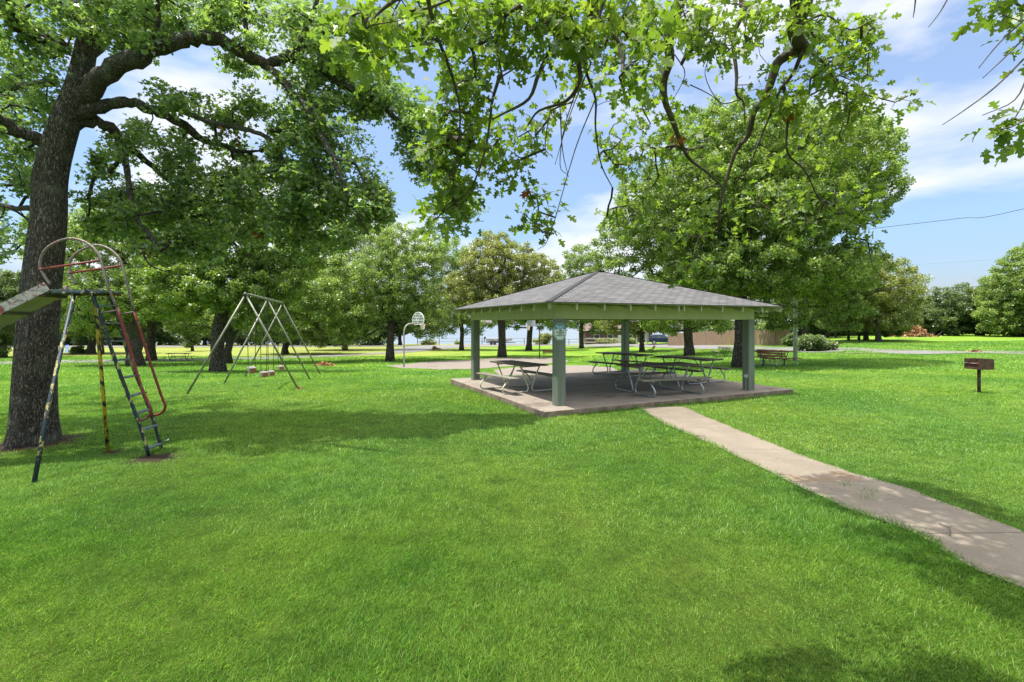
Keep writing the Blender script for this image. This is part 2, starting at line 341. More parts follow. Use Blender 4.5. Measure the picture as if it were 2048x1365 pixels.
M['rust_in'] = m_noise('rust_in', (.07, .03, .02), (.20, .075, .035), 14, .85, .1, .5, .003)
M['slide_blue'] = m_peel('slide_blue', (.006, .014, .028), (.38, .33, .11), .43, 15, (.006, .05, .05))
M['slide_yellow'] = m_peel('slide_yellow', (.46, .33, .02), (.012, .012, .014), .48, 12)
M['slide_red'] = m_peel('slide_red', (.19, .025, .016), (.16, .12, .10), .42, 14)
M['slide_grey'] = m_peel('slide_grey', (.15, .115, .095), (.24, .045, .03), .40, 13, (.36, .35, .33))
M['slide_teal'] = m_peel('slide_teal', (.085, .13, .125), (.25, .27, .24), .42, 14)
M['chute_side'] = m_peel('chute_side', (.42, .40, .37), (.22, .06, .04), .46, 11, (.22, .2, .19), .6, 0, (1, 1, 1))
M['chute_floor'] = m_noise('chute_floor', (.34, .32, .23), (.46, .43, .33), 3, .7, 0, .2, .002)
M['chute_slat'] = m_noise('chute_slat', (.055, .05, .03), (.09, .085, .05), 6, .8)
M['white_plastic'] = m_noise('white_plastic', (.32, .28, .26), (.48, .43, .41), 9, .5)
M['brown_plastic'] = m_noise('brown_plastic', (.20, .075, .04), (.33, .13, .07), 12, .6)
M['board_white'] = m_noise('board_white', (.24, .28, .30), (.34, .385, .41), 4, .5, .2)
M['rim_orange'] = m_noise('rim_orange', (.45, .13, .05), (.55, .18, .08), 12, .5)
M['net'] = m_noise('net', (.6, .55, .5), (.75, .7, .66), 12, .9)
M['fence_wood'] = m_noise('fence_wood', (.17, .115, .075), (.29, .20, .135), 3, .85, 0, .5, .006, 'World', (6, 6, .4))
M['house_wall'] = m_noise('house_wall', (.09, .055, .04), (.15, .095, .07), 2, .8, 0, .3, .005, 'World', (.3, 1, 5))
M['house_roof'] = m_noise('house_roof', (.10, .07, .055), (.16, .11, .09), 3, .9)
M['white_trim'] = m_noise('white_trim', (.55, .54, .52), (.68, .67, .65), 4, .6)
M['glass'] = m_noise('glass', (.02, .03, .04), (.05, .07, .09), 2, .08, 0, 0)
M['car_paint'] = m_noise('car_paint', (.018, .032, .06), (.026, .045, .08), 1, .22, .5, 0)
M['car_white'] = m_noise('car_white', (.55, .57, .60), (.62, .64, .67), 1, .25, .2, 0)
M['tyre'] = m_noise('tyre', (.015, .015, .015), (.03, .03, .03), 9, .8)
M['chrome'] = m_noise('chrome', (.45, .46, .48), (.6, .6, .62), 5, .3, .8, 0)
M['lamp_glass'] = m_noise('lamp_glass', (.5, .5, .5), (.7, .7, .7), 9, .15, 0, 0)
M['boat_hull'] = m_noise('boat_hull', (.40, .42, .42), (.55, .57, .57), 2, .35, .1, .1)
M['blue_plastic'] = m_noise('blue_plastic', (.02, .10, .35), (.03, .14, .45), 6, .4, 0, 0)
M['litter'] = m_noise('litter', (.35, .5, .55), (.55, .68, .72), 20, .4)
M['sign_white'] = m_noise('sign_white', (.52, .60, .52), (.58, .66, .58), 6, .4, 0, 0)
M['sign_blue'] = m_noise('sign_blue', (.01, .14, .28), (.015, .18, .34), 6, .4, 0, 0)
M['sign_black'] = m_noise('sign_black', (.015, .02, .02), (.03, .035, .03), 6, .5, 0, 0)
M['sign_pale'] = m_noise('sign_pale', (.55, .75, .8), (.6, .8, .85), 6, .4, 0, 0)
M['wire'] = m_noise('wire', (.02, .02, .022), (.04, .04, .045), 5, .6, 0, 0)
M['stone'] = m_noise('stone', (.3, .28, .25), (.5, .47, .42), 4, .9, 0, .5, .01)
def m_water():
    m, N, L, b = new_mat('water'); b.inputs['Base Color'].default_value = (.15, .185, .215, 1)
    b.inputs['Roughness'].default_value = .3; b.inputs['IOR'].default_value = 1.33
    nz = noise_node(N, L, .5, 6, .6, 'World', (1, .35, 1)); bump(N, L, nz.outputs['Fac'], b, .35, .25); return m
M['water'] = m_water()
def m_shingle():
    m, N, L, b = new_mat('shingles')
    uv = N.new('ShaderNodeUVMap'); uv.uv_map = 'UVMap'
    br = N.new('ShaderNodeTexBrick'); br.offset = .5; br.squash = 1
    br.inputs['Color1'].default_value = (.075, .072, .072, 1); br.inputs['Color2'].default_value = (.125, .121, .119, 1); br.inputs['Mortar'].default_value = (.02, .019, .02, 1)
    br.inputs['Scale'].default_value = 1; br.inputs['Mortar Size'].default_value = .016; br.inputs['Brick Width'].default_value = .30; br.inputs['Row Height'].default_value = .135
    br.inputs['Mortar Smooth'].default_value = .3
    L.new(uv.outputs[0], br.inputs[0])
    nz = N.new('ShaderNodeTexNoise'); nz.inputs['Scale'].default_value = 160; nz.inputs['Detail'].default_value = 3; L.new(uv.outputs[0], nz.inputs['Vector'])
    r = ramp(N, L, nz.outputs['Fac'], [(.3, (.7, .7, .7)), (.7, (1.25, 1.25, 1.25))])
    n2 = N.new('ShaderNodeTexNoise'); n2.inputs['Scale'].default_value = 1.3; n2.inputs['Detail'].default_value = 4; L.new(uv.outputs[0], n2.inputs['Vector'])
    r2 = ramp(N, L, n2.outputs['Fac'], [(.3, (.88, .88, .88)), (.7, (1.1, 1.1, 1.1))])
    c = mixc(N, L, 1, br.outputs['Color'], r.outputs[0], 'MULTIPLY'); c = mixc(N, L, 1, c, r2.outputs[0], 'MULTIPLY')
    L.new(c, b.inputs['Base Color']); b.inputs['Roughness'].default_value = .85
    bump(N, L, br.outputs['Color'], b, .5, .01); return m
M['shingles'] = m_shingle()

# ------------------------------------------------------------------ ground, roads, water
def pip(x, y, poly):
    x = np.asarray(x); y = np.asarray(y); ins = np.zeros(x.shape, bool); n = len(poly)
    for i in range(n):
        x1, y1 = poly[i][:2]; x2, y2 = poly[(i+1) % n][:2]
        c = ((y1 > y) != (y2 > y)) & (x < (x2-x1)*(y-y1)/((y2-y1)+1e-12)+x1); ins ^= c
    return ins
rings = np.concatenate([[0.01], np.arange(.4, 12, .4), np.arange(12, 60, .8), np.arange(60, 160, 2.), np.geomspace(165, 6000, 26)])
NA = 360
ang = np.linspace(0, 2*np.pi, NA, endpoint=False)
RR, AA = np.meshgrid(rings, ang, indexing='ij')
gx, gy = RR*np.sin(AA), RR*np.cos(AA); gz = terr(gx, gy)
me = bpy.data.meshes.new('ground'); nr = len(rings)
gv = np.stack([gx, gy, gz], -1).reshape(-1, 3)
gf = [(i*NA+k, i*NA+(k+1) % NA, (i+1)*NA+(k+1) % NA, (i+1)*NA+k) for i in range(nr-1) for k in range(NA)]
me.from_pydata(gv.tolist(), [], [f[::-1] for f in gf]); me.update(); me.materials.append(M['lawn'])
me.polygons.foreach_set('use_smooth', [True]*len(me.polygons))
g_o = bpy.data.objects.new('ground', me); COL.objects.link(g_o); tag(g_o, kind='structure')

mb = MB(); mb.add([(-6000, 100, -9), (300, 100, -9), (3500, 6000, -9), (-6000, 6000, -9)], [(0, 1, 2, 3)])
mb.build('water', M['water'], kind='structure')

def sheet(name, left, right, mat, dz=.02, n=60, cross=6, jit=0, **k):
    """strip between two world polylines (x,y), draped on the terrain"""
    def res(pl):
        p = np.array([(a[0], a[1]) for a in pl], float); d = np.r_[0, np.cumsum(np.hypot(*(p[1:]-p[:-1]).T))]
        s = np.linspace(0, d[-1], n); return np.stack([np.interp(s, d, p[:, 0]), np.interp(s, d, p[:, 1])], 1)
    a, b = res(left), res(right); rng = np.random.default_rng(5)
    if jit:
        j = np.convolve(rng.normal(0, jit, n+4), np.ones(5)/5, 'valid')[:n]; j2 = np.convolve(rng.normal(0, jit, n+4), np.ones(5)/5, 'valid')[:n]
        dv = (b-a)/np.linalg.norm(b-a, axis=1)[:, None]; a = a+dv*j[:, None]; b = b+dv*j2[:, None]
    t = np.linspace(0, 1, cross)[None, :, None]; g = a[:, None]*(1-t)+b[:, None]*t
    z = terr(g[..., 0], g[..., 1])+dz; v = np.concatenate([g, z[..., None]], -1).reshape(-1, 3)
    f = [(i*cross+k_, i*cross+k_+1, (i+1)*cross+k_+1, (i+1)*cross+k_) for i in range(n-1) for k_ in range(cross-1)]
    m = MB(); m.v = v.tolist(); m.f = f; o = m.build(name, mat, **k)
    if o.data.polygons[0].normal.z < 0: o.data.flip_normals()
    return o, [tuple(q) for q in a]+[tuple(q) for q in b[::-1]]
G2 = lambda pts: [(gp(*p).x, gp(*p).y) for p in pts]
L_ = G2([(1272, 815), (1332, 850), (1428, 891), (1548, 949), (1606, 978), (1697, 1020), (1821, 1069), (1945, 1140), (2048, 1181)])
R_ = G2([(1370, 815), (1448, 850), (1573, 900), (1697, 945), (1751, 962), (1821, 982), (1945, 1028), (2048, 1070)])
L_ += [(4.35, 1.2), (4.6, -2), (4.9, -8)]; R_ += [(5.25, 2.6), (5.55, 0), (5.9, -8)]
o, WALK = sheet('path', L_, R_, M['concrete'], .012, 160, 10, .035, kind='structure')
# roads
sheet('footpath', G2([(-500, 727), (0, 724), (130, 721), (300, 719), (480, 716), (640, 711.5), (700, 709), (780, 705), (850, 698)]),
      G2([(-500, 733), (0, 730), (130, 727), (300, 725), (480, 720.5), (640, 715.5), (720, 711), (800, 707), (870, 701)]), M['road'], .03, 120, kind='structure')
sheet('parking_road', G2([(780, 701), (830, 692), (900, 690), (960, 689), (1100, 688), (1250, 687.5), (1345, 689), (1400, 691), (1480, 693), (1560, 697), (1600, 699), (1700, 702), (2048, 704.5), (2600, 706)]),
      G2([(780, 707), (864, 700), (944, 695), (1010, 693), (1110, 692), (1250, 694), (1345, 696.5), (1400, 699), (1480, 700.5), (1560, 703), (1600, 705), (1700, 708), (2048, 710), (2600, 711)]), M['road'], .04, 160, 8, kind='structure')
sheet('far_road', G2([(-900, 691), (0, 691.5), (400, 691), (800, 690.5)]), G2([(-900, 696), (0, 696), (400, 695), (830, 694)]), M['road'], .05, 100, kind='structure')
_, COURT = sheet('court_ground', G2([(772, 732), (870, 723.5), (945, 720), (1000, 716.5), (1118, 716.5)]), G2([(800, 737.5), (881, 740.5), (950, 739.5), (1030, 733), (1140, 724)]), M['court'], .03, 60, 10, kind='structure')
_, APRON = sheet('walkway', G2([(985, 741), (1075, 731), (1180, 731.5), (1228, 737)]), G2([(1000, 753), (1075, 751), (1180, 750), (1240, 746)]), M['court'], .022, 40, 8, kind='structure')

# ------------------------------------------------------------------ pavilion
E1 = Vector((.910, .4146, 0)); E2 = Vector((-.4146, .910, 0)); FP = Vector((1.07, 11.05, 0))
A1, A2 = 6.1, 5.5
PRZ = math.atan2(E1.y, E1.x)
ZS = .12
pav = empty('picnic_pavilion', FP, PRZ, label='open green picnic pavilion with grey shingled hip roof on four posts', cat='pavilion')
ns = .331; RH = .125
def roofz(u, v, off=0):
    dv = min(v+.6, A2+.6-v); du = min(u+.6, A1+.6-u)
    return 2.43+min(dv*ns, du*(ns*(A2/2+.6)/(A1/2+.6-RH)))+off
mb = MB(); sc_ = [(-.69, -.57), (7.40, -.42), (7.35, 6.1), (-.68, 6.08)]
mb.prism(sc_, -.25, ZS)
slab = mb.build('floor_slab', M['slab'], pav, bevel=.015)
slab.data.materials.append(M['slab_side'])
for p_ in slab.data.polygons:
    if abs(p_.normal.z) < .5: p_.material_index = 1
SLAB = [tuple((FP+E1*a+E2*b).to_2d()) for a, b in sc_]
# score line joints cut as thin dark grooves raised 2 mm
mj = MB(); mj.box((3.3, 2.8, ZS+.001), (8.0, .012, .004)); mj.box((3.3, 2.75, ZS+.0012), (.012, 6.5, .004))
mj.build('joint', M['sign_black'], slab)
posts = []
for (a, b) in ((0, 0), (A1, 0), (A1, A2), (0, A2)):
    m_ = MB(); w = .118
    c = .02
    poly = [(a-w+c, b-w), (a+w-c, b-w), (a+w, b-w+c), (a+w, b+w-c), (a+w-c, b+w), (a-w+c, b+w), (a-w, b+w-c), (a-w, b-w+c)]
    m_.prism(poly, ZS, 2.085)
    posts.append(m_.build('post', M['post_paint'], pav))
for (p0, p1) in (((-.13, -.02), (A1+.13, -.02)), ((-.13, A2+.02), (A1+.13, A2+.02))):
    MB().beam((p0[0], p0[1], 2.245), (p1[0], p1[1], 2.245), .13, .32).build('beam', M['olive_paint'], pav, bevel=.004)
for u in (-.06, A1+.06):
    MB().beam((u, .048, 2.242), (u, A2-.048, 2.242), .13, .31).build('beam', M['olive_paint'], pav, bevel=.004)
# roof deck + shingles
def roof_mesh(name, mat, off, ov, th, uvs=True):
    e = .6+ov; c = [(-e, -e), (A1+e, -e), (A1+e, A2+e), (-e, A2+e)]
    z0 = 2.43+off-ov*ns; zt = 2.43+(A2/2+.6)*ns+off
    r0 = (A1/2-RH, A2/2, zt); r1 = (A1/2+RH, A2/2, zt)
    top = [(x, y, z0) for x, y in c]; faces = [[top[0], top[1], r1, r0], [top[1], top[2], r1], [top[2], top[3], r0, r1], [top[3], top[0], r0]]
    m = MB(); uvl = []
    for f in faces:
        m.add(f, [tuple(range(len(f)))])
        d = (Vector(f[1])-Vector(f[0])).normalized(); nrm = d.cross(Vector(f[2])-Vector(f[0])).normalized(); s = nrm.cross(d)
        uvl += [((Vector(q)-Vector(f[0])).dot(d), (Vector(q)-Vector(f[0])).dot(s)) for q in f]
    # edges and underside
    bot = [(x, y, z-th) for x, y, z in top]; br0 = (*r0[:2], zt-th); br1 = (*r1[:2], zt-th)
    n0 = len(m.f)
    for i in range(4): m.add([bot[i], bot[(i+1) % 4], top[(i+1) % 4], top[i]], [(0, 1, 2, 3)])
    m.add([bot[0], bot[1], br1, br0], [(3, 2, 1, 0)]); m.add([bot[1], bot[2], br1], [(2, 1, 0)]); m.add([bot[2], bot[3], br0, br1], [(3, 2, 1, 0)]); m.add([bot[3], bot[0], br0], [(2, 1, 0)])
    o = m.build(name, mat, pav)
    ul = o.data.uv_layers.new(name='UVMap')
    for i, q in enumerate(uvl): ul.data[i].uv = q
    return o
roof = roof_mesh('roof', M['shingles'], .025, .02, .014)
deck = roof_mesh('roof_deck', M['rafter_paint'], .008, 0, .02)
deck.parent = roof; deck.matrix_parent_inverse.identity()
# hip caps
mh = MB()
for (x, y, s) in ((-.62, -.62, -1), (A1+.62, -.62, 1), (A1+.62, A2+.62, 1), (-.62, A2+.62, -1)):
    q = Vector((x, y, 2.43-.02*ns+.026)); r = Vector((A1/2+s*RH, A2/2, 2.43+(A2/2+.6)*ns+.026))
    mh.beam(q, r, .13, .008)
mh.beam((A1/2-RH, A2/2, 2.43+(A2/2+.6)*ns+.037), (A1/2+RH, A2/2, 2.43+(A2/2+.6)*ns+.037), .2, .012)
mh.build('hip_cap', M['shingles'], roof)
def rafter(u0, v0, u1, v1, h=.14):
    a = Vector((u0, v0, roofz(u0, v0, -.016-h/2))); b = Vector((u1, v1, roofz(u1, v1, -.016-h/2)))
    m = MB(); d = (b-a); r = Vector((-(v1-v0), u1-u0, 0)).normalized()*.019
    H = Vector((0, 0, h/2))
    vs = [a-r-H, a+r-H, a+r+H, a-r+H, b-r-H, b+r-H, b+r+H, b-r+H]
    m.add(vs, [(0, 3, 2, 1), (4, 5, 6, 7), (0, 1, 5, 4), (1, 2, 6, 5), (2, 3, 7, 6), (3, 0, 4, 7)])
    return m.build('rafter', M['rafter_paint'], pav)
for u in list(np.arange(.12, A1, .725)):
    d_ = min(u+.6, A1+.6-u); v_in = min(d_-.62, A2/2-.06)
    rafter(u, -.58, u, v_in); rafter(u, A2+.58, u, A2-v_in)
rafter(A1/2+.14, -.58, A1/2+.14, A2/2-.1)
for v in np.arange(.12, A2, .66):
    d_ = min(v+.6, A2+.6-v); u_in = min(d_-.62, A1/2-.1)
    rafter(-.58, v, u_in, v); rafter(A1+.58, v, A1-u_in, v)
for (x, y, s) in ((-.585, -.585, -1), (A1+.585, -.585, 1), (A1+.585, A2+.585, 1), (-.585, A2+.585, -1)):
    m_ = MB(); m_.beam((x, y, 2.43-.085), (A1/2+s*(RH+.05), A2/2, 2.43+(A2/2+.6)*ns-.085), .04, .12); m_.build('hip_rafter', M['rafter_paint'], pav)
# outlet on the right-hand post
m_ = MB(); m_.box((A1-.118-.02, -.03, .52), (.04, .11, .11)); ob = m_.build('outlet_box', M['galv'], pav, bevel=.006)
m_ = MB(); m_.box((A1-.165, -.055, .52), (.012, .035, .075)); m_.box((A1-.165, -.005, .52), (.012, .035, .075)); m_.build('outlet_cover', M['sign_white'], ob)
MB().tube([(A1-.14, -.03, .466), (A1-.14, -.03, ZS)], .012, 8).build('conduit', M['galv'], pav)

# sign
sg = empty('warning_sign', FP+E2*-.127+E1*-.045+Vector((0, 0, 1.795)), PRZ, label='octagonal blue and white video surveillance sign on the front pavilion post', cat='sign')
def octo(r, k=.41):
    c = r*k
    return [(-c, -r), (c, -r), (r, -c), (r, c), (c, r), (-c, r), (-r, c), (-r, -c)]
def sign_plate(name, poly, y, th, mat, sc=(1, 1), par=None):
    m = MB(); n = len(poly); vs = [(x*sc[0], y, z*sc[1]) for x, z in poly]+[(x*sc[0], y+th, z*sc[1]) for x, z in poly]
    m.add(vs, [tuple(range(n)), tuple(range(n, 2*n))[::-1]]+[(i, n+i, n+(i+1) % n, (i+1) % n) for i in range(n)]); return m.build(name, mat, par)
S = (1.0, 1.12)
sign_plate('panel', octo(.165), -.002, .006, M['sign_white'], S, sg)
bd = octo(.152)
sign_plate('panel_border', octo(.155), -.004, .0015, M['sign_black'], S, sg)
sign_plate('panel_face', octo(.149), -.006, .0015, M['sign_white'], S, sg)
sign_plate('blue_band', [(-.149, .055), (.149, .055), (.149, .061), (.061, .149), (-.061, .149), (-.149, .061)], -.008, .0015, M['sign_blue'], S, sg)
def text_obj(body, size, x, z, mat, parent, name='lettering', y=-.0095, bold=.0):
    cu = bpy.data.curves.new(name, 'FONT'); cu.body = body; cu.size = size; cu.align_x = 'CENTER'; cu.align_y = 'CENTER'; cu.offset = bold
    tmp = bpy.data.objects.new('tmp', cu); COL.objects.link(tmp)
    dg = bpy.context.evaluated_depsgraph_get(); me = bpy.data.meshes.new_from_object(tmp.evaluated_get(dg)); me.name = name
    bpy.data.objects.remove(tmp); bpy.data.curves.remove(cu)
    o = bpy.data.objects.new(name, me); COL.objects.link(o); me.materials.clear(); me.materials.append(mat)
    o.location = (x, y, z); o.rotation_euler = (math.radians(90), 0, 0); o.parent = parent; return o
text_obj('SECURITY', .048, 0, .122, M['sign_pale'], sg, bold=.001)
text_obj('NOTICE', .048, 0, .084, M['sign_pale'], sg, bold=.001)
text_obj('24 HOUR', .048, 0, -.012, M['sign_black'], sg, bold=.0015)
text_obj('VIDEO', .036, 0, -.05, M['sign_black'], sg, bold=.001)
text_obj('SURVEILLANCE', .034, 0, -.085, M['sign_black'], sg, bold=.001)
m_ = MB(); m_.box((.004, -.0095, .036), (.05, .002, .024)); m_.box((.034, -.0095, .036), (.016, .002, .014)); m_.box((-.008, -.0095, .018), (.008, .002, .02)); m_.build('camera_symbol', M['sign_black'], sg)

# ------------------------------------------------------------------ picnic tables
def picnic_table(length, wood, steel, label, loc, rz, group, wood2=None):
    t = empty('picnic_table', loc, rz, label=label, cat='picnic table', group=group)
    L2 = length/2
    rng = random.Random(label)
    for k in range(5):
        pass
    m = MB()
    for k in range(4):
        y = -.29+k*.193; m.box((rng.uniform(-.01, .01), y, .745+rng.uniform(-.003, .003)), (length, .18, .038))
    m.build('table_top', wood, t, bevel=.006)
    for s in (-1, 1):
        m = MB()
        for k in (0, 1): m.box((rng.uniform(-.01, .01), s*(.62+k*.145), .43+rng.uniform(-.003, .003)), (length, .135, .036))
        m.build('bench_seat', wood2 or wood, t, bevel=.006)
    for sx in (-1, 1):
        x = sx*(L2-.32)
        for s in (-1, 1):
            pts = [(x, s*.32, .715), (x, s*.2, .45), (x, s*.07, .16), (x, s*.075, .07), (x, s*.14, .028), (x, s*.3, .025), (x, s*.72, .025), (x, s*.83, .045), (x, s*.885, .12), (x, s*.86, .2), (x, s*.72, .34), (x, s*.66, .40)]
            MB().tube(smooth_pts(pts, 4), .021, 8).build('leg', steel, t, smooth=True)
        MB().beam((x, -.34, .70), (x, .34, .70), .04, .035).build('cross_bar', steel, t)
        for s in (-1, 1): MB().beam((x, s*.55, .40), (x, s*.83, .40), .04, .02).build('seat_bracket', steel, t)
        MB().tube([(x, 0, .20), (x-sx*.28, 0, .5), (x-sx*.48, 0, .72)], .011, 6).build('brace', steel, t, smooth=True)
    return t
PG = 'picnic tables under the pavilion roof'
def tbl_at(x, y, dx, dy, L, wood, steel, label, group, z=None, wood2=None):
    return picnic_table(L, wood, steel, label, (x, y, ZS if z is None else z), math.atan2(dy, dx), group, wood2)
tbl_at(.17, 13.6, .55, -.83, 1.8, M['wood_dark'], M['galv_cream'], 'picnic table with cream pipe legs between the left and front pavilion posts', PG, wood2=M['wood_grey'])
tbl_at(3.95, 13.15, .935, .354, 2.15, M['wood_dark'], M['galv'], 'front grey legged picnic table nearest the concrete step of the pavilion', PG, wood2=M['wood_grey'])
tbl_at(5.68, 15.7, .52, -.855, 2.1, M['wood_dark'], M['galv'], 'dark picnic table standing beside the right pavilion post behind the front table', PG)
tbl_at(4.1, 17.7, .62, -.78, 2.1, M['wood_dark'], M['galv'], 'picnic table farthest back in the pavilion beside the back post', PG)
OG = 'picnic tables out on the lawn'
q = gp(1553, 733); tbl_at(q.x, q.y+.3, .97, .25, 1.85, M['wood_red'], M['galv'], 'picnic table on the lawn behind the red slatted bench beside the light pole', OG, tz(q.x, q.y+.3))
q = gp(1449, 714); tbl_at(q.x, q.y, .25, .97, 1.9, M['wood_dark'], M['iron'], 'far picnic table seen end on in front of the wooden fence', OG, q.z)
q = gp(357, 722.5); tbl_at(q.x, q.y, 1, .05, 2.2, M['wood_dark'], M['iron'], 'far dark picnic table beside the footpath left of the swing set', OG, q.z)

# ------------------------------------------------------------------ benches
def bench(loc, rz, length, label):
    b = empty('park_bench', loc, rz, label=label, cat='bench', group='red slatted park benches on the lawn')
    for k, (y, z) in enumerate(((.0, .43), (.13, .42), (.26, .415), (.39, .42))):
        MB().box((0, -y+.2, z), (length, .1, .03)).build('seat_slat', M['wood_red'], b, bevel=.004)
    for (y, z) in ((.285, .55), (.325, .67), (.365, .79)):
        m = MB(); m.beam((-length/2, y, z), (length/2, y, z), .03, .09, (0, -.3, .95)); m.build('back_slat', M['wood_red'], b)
    for s in (-1, 1):
        x = s*(length/2-.18)
        MB().tube(smooth_pts([(x, .40, .86), (x, .31, .55), (x, .24, .42), (x, .0, .38), (x, -.22, .38), (x, -.27, .36)], 3), .018, 6).build('side_frame', M['iron'], b, smooth=True)
        MB().tube([(x, .05, .38), (x, .05, .0)], .03, 8).build('leg', M['iron'], b, smooth=True)
    return b
q = gp(1548, 734); bench((q.x, q.y, q.z), math.radians(180-52), 1.35, 'red slatted bench right of the right pavilion post in front of a table')
q = gp(1098, 715); bench((q.x, q.y, q.z), math.radians(180), 1.5, 'bench beside the far hoop pole seen between the pavilion posts')
q = gp(1302, 706); bench((q.x, q.y, q.z), math.radians(180+60), 1.2, 'small far bench facing sideways near the slim trunk before the parked car')

# ------------------------------------------------------------------ grill
q = gp(1958, 786.5)
gr = empty('pedestal_grill', q, math.radians(2), label='rusty brown charcoal grill box on a single post on the right lawn', cat='grill')
MB().tube([(0, 0, -.05), (0, 0, .70)], .042, 10).build('post', M['rust'], gr, smooth=True)
m_ = MB(); w, d, h = .44, .44, .29; z0 = .69
m_.box((0, 0, z0), (w, d, .012)); m_.box((0, -d/2+.006, z0+h/2), (w, .008, h)); m_.box((0, d/2-.006, z0+h/2), (w, .008, h)); m_.box((w/2-.005, 0, z0+h/2), (.008, d-.02, h))
m_.box((-w/2+.005, 0, z0+.03), (.008, d-.02, .06))
m_.build('firebox', M['rust'], gr)
m_ = MB()
for k in range(15): m_.tube([(-w/2-.02, -d/2+.03+k*.0275, z0+.16), (w/2-.03, -d/2+.03+k*.0275, z0+.16)], .005, 5)
m_.tube([(-w/2, -d/2+.01, z0+.16), (-w/2, d/2-.01, z0+.16)], .007, 5); m_.build('grate', M['rust_in'], gr)
for s in (-.12, .12):
    MB().tube([(-w/2, s, z0+.16), (-w/2-.09, s, z0+.17), (-w/2-.13, s, z0+.17)], .008, 6).build('handle', M['chrome'], gr)

# ------------------------------------------------------------------ playground slide
slide = empty('playground_slide', P(215, 903, 7.4), 0, label='old metal playground slide with peeling blue, yellow and red pipes', cat='slide')
SO = slide.location.copy()
def Z1(x, y): return x/2.4825, 450+y/2.4825
def sp_(x, y, Y): p = P(*Z1(x, y), Y); return p-SO
def stube(name, pts, r, mat, n=10, sm_=0):
    pts = smooth_pts(pts, sm_) if sm_ else [Vector(p) for p in pts]
    return MB().tube(pts, r, n).build(name, mat, slide, smooth=True)
ft = gp(70, 968)
stube('leg', [sp_(168, 1290, ft.y), sp_(240, 900, (ft.y+6.95)/2), sp_(372, 325, 6.95)], .025, M['slide_blue'])
ft = gp(214, 905)
stube('leg', [sp_(537, 1128, ft.y), sp_(505, 760, 7.42), sp_(478, 430, 7.33), sp_(462, 345, 7.3)], .025, M['slide_yellow'])
nl = [(745, 1165, 7.28), (690, 985, 7.2), (600, 750, 7.12), (530, 550, 7.04), (480, 400, 6.98), (455, 345, 6.95), (425, 322, 6.93)]
fl = [(810, 1140, 7.72), (748, 930, 7.64), (640, 655, 7.54), (590, 480, 7.47), (560, 390, 7.43), (540, 345, 7.4), (490, 322, 7.38)]
for pl in (nl, fl): stube('ladder_rail', [sp_(*p) for p in pl], .024, M['slide_blue'], sm_=3)
rg = [((485, 400), (572, 402)), ((503, 487), (598, 490)), ((535, 578), (624, 577)), ((572, 672), (648, 665)), ((605, 760), (680, 747)), ((637, 852), (715, 832)), ((672, 938), (742, 915)), ((702, 1020), (775, 995)), ((730, 1112), (800, 1085))]
def yat(pl, y):
    ys_ = [p[1] for p in pl][::-1]; return float(np.interp(y, ys_, [p[2] for p in pl][::-1]))
for a, b in rg:
    pa, pb = sp_(*a, yat(nl, a[1])), sp_(*b, yat(fl, b[1]))
    m = MB(); m.beam(pa, pb, .085, .022); m.build('rung', M['slide_teal'], slide)
hn = [(248, 296), (218, 250), (198, 205), (207, 155), (240, 110), (295, 80), (350, 68), (410, 80), (460, 110), (492, 155), (508, 200), (530, 290), (580, 412)]
hn2 = [(580, 412), (640, 600), (700, 800), (742, 895), (750, 935), (722, 962), (682, 975)]
hf = [(375, 300), (352, 245), (345, 190), (370, 150), (420, 118), (480, 101), (540, 118), (588, 160), (608, 205), (630, 290), (667, 432)]
hf2 = [(667, 432), (735, 650), (800, 845), (820, 892), (815, 920), (790, 940), (745, 948)]
stube('handrail', [sp_(x, y, 6.88+(.1 if y > 350 else 0)) for x, y in hn], .017, M['slide_grey'], 8, 4)
stube('handrail', [sp_(x, y, 6.98+.22*(y-412)/560) for x, y in hn2], .019, M['slide_red'], 8, 4)
stube('handrail', [sp_(x, y, 7.40+(.05 if y > 350 else 0)) for x, y in hf], .017, M['slide_grey'], 8, 4)
stube('handrail', [sp_(x, y, 7.45+.24*(y-432)/516) for x, y in hf2], .019, M['slide_red'], 8, 4)
stube('guard_bar', [sp_(190, 222, 6.87), sp_(492, 178, 6.88)], .016, M['slide_red'], 8)
stube('guard_bar', [sp_(345, 240, 7.39), sp_(602, 203, 7.4)], .016, M['slide_red'], 8)
stube('cross_bar', [sp_(490, 440, 7.0), sp_(578, 425, 6.98)], .014, M['slide_grey'], 8)
stube('cross_bar', [sp_(597, 445, 7.46), sp_(667, 432, 7.45)], .014, M['slide_grey'], 8)
# platform and chute
pz = 2.475-SO.z
sd = Vector((-.975, -.22, 0)); wd = Vector((-.20, .98, 0))*.46
p0 = P(*Z1(510, 322), 6.95)-SO; p0.z = pz; p1 = P(*Z1(245, 300), 6.88)-SO; p1.z = pz
mb = MB()
for k in range(3):
    a = p0+wd*(k/3+.01); b = p1+wd*(k/3+.01); c = wd*(1/3-.02)
    mb.add([a, b, b+c, a+c]+[q_-Vector((0, 0, .03)) for q_ in (a, b, b+c, a+c)], [(0, 1, 2, 3), (7, 6, 5, 4), (0, 4, 5, 1), (1, 5, 6, 2), (2, 6, 7, 3), (3, 7, 4, 0)])
mb.build('platform', M['slide_teal'], slide)
stube('platform_frame', [p0+Vector((0, 0, -.05))+wd*.02, p1+Vector((0, 0, -.05))+wd*.02], .02, M['slide_blue'])
stube('platform_frame', [p0+Vector((0, 0, -.05))+wd*.98, p1+Vector((0, 0, -.05))+wd*.98], .02, M['slide_yellow'])
CL = 3.35; dn = Vector((sd.x, sd.y, -.60)); dn.normalize()
def ch(t): # chute centre-line from the platform down, levelling at the end
    q_ = p1+dn*t
    if t > CL: q_ = p1+dn*CL+sd*(t-CL)
    return q_
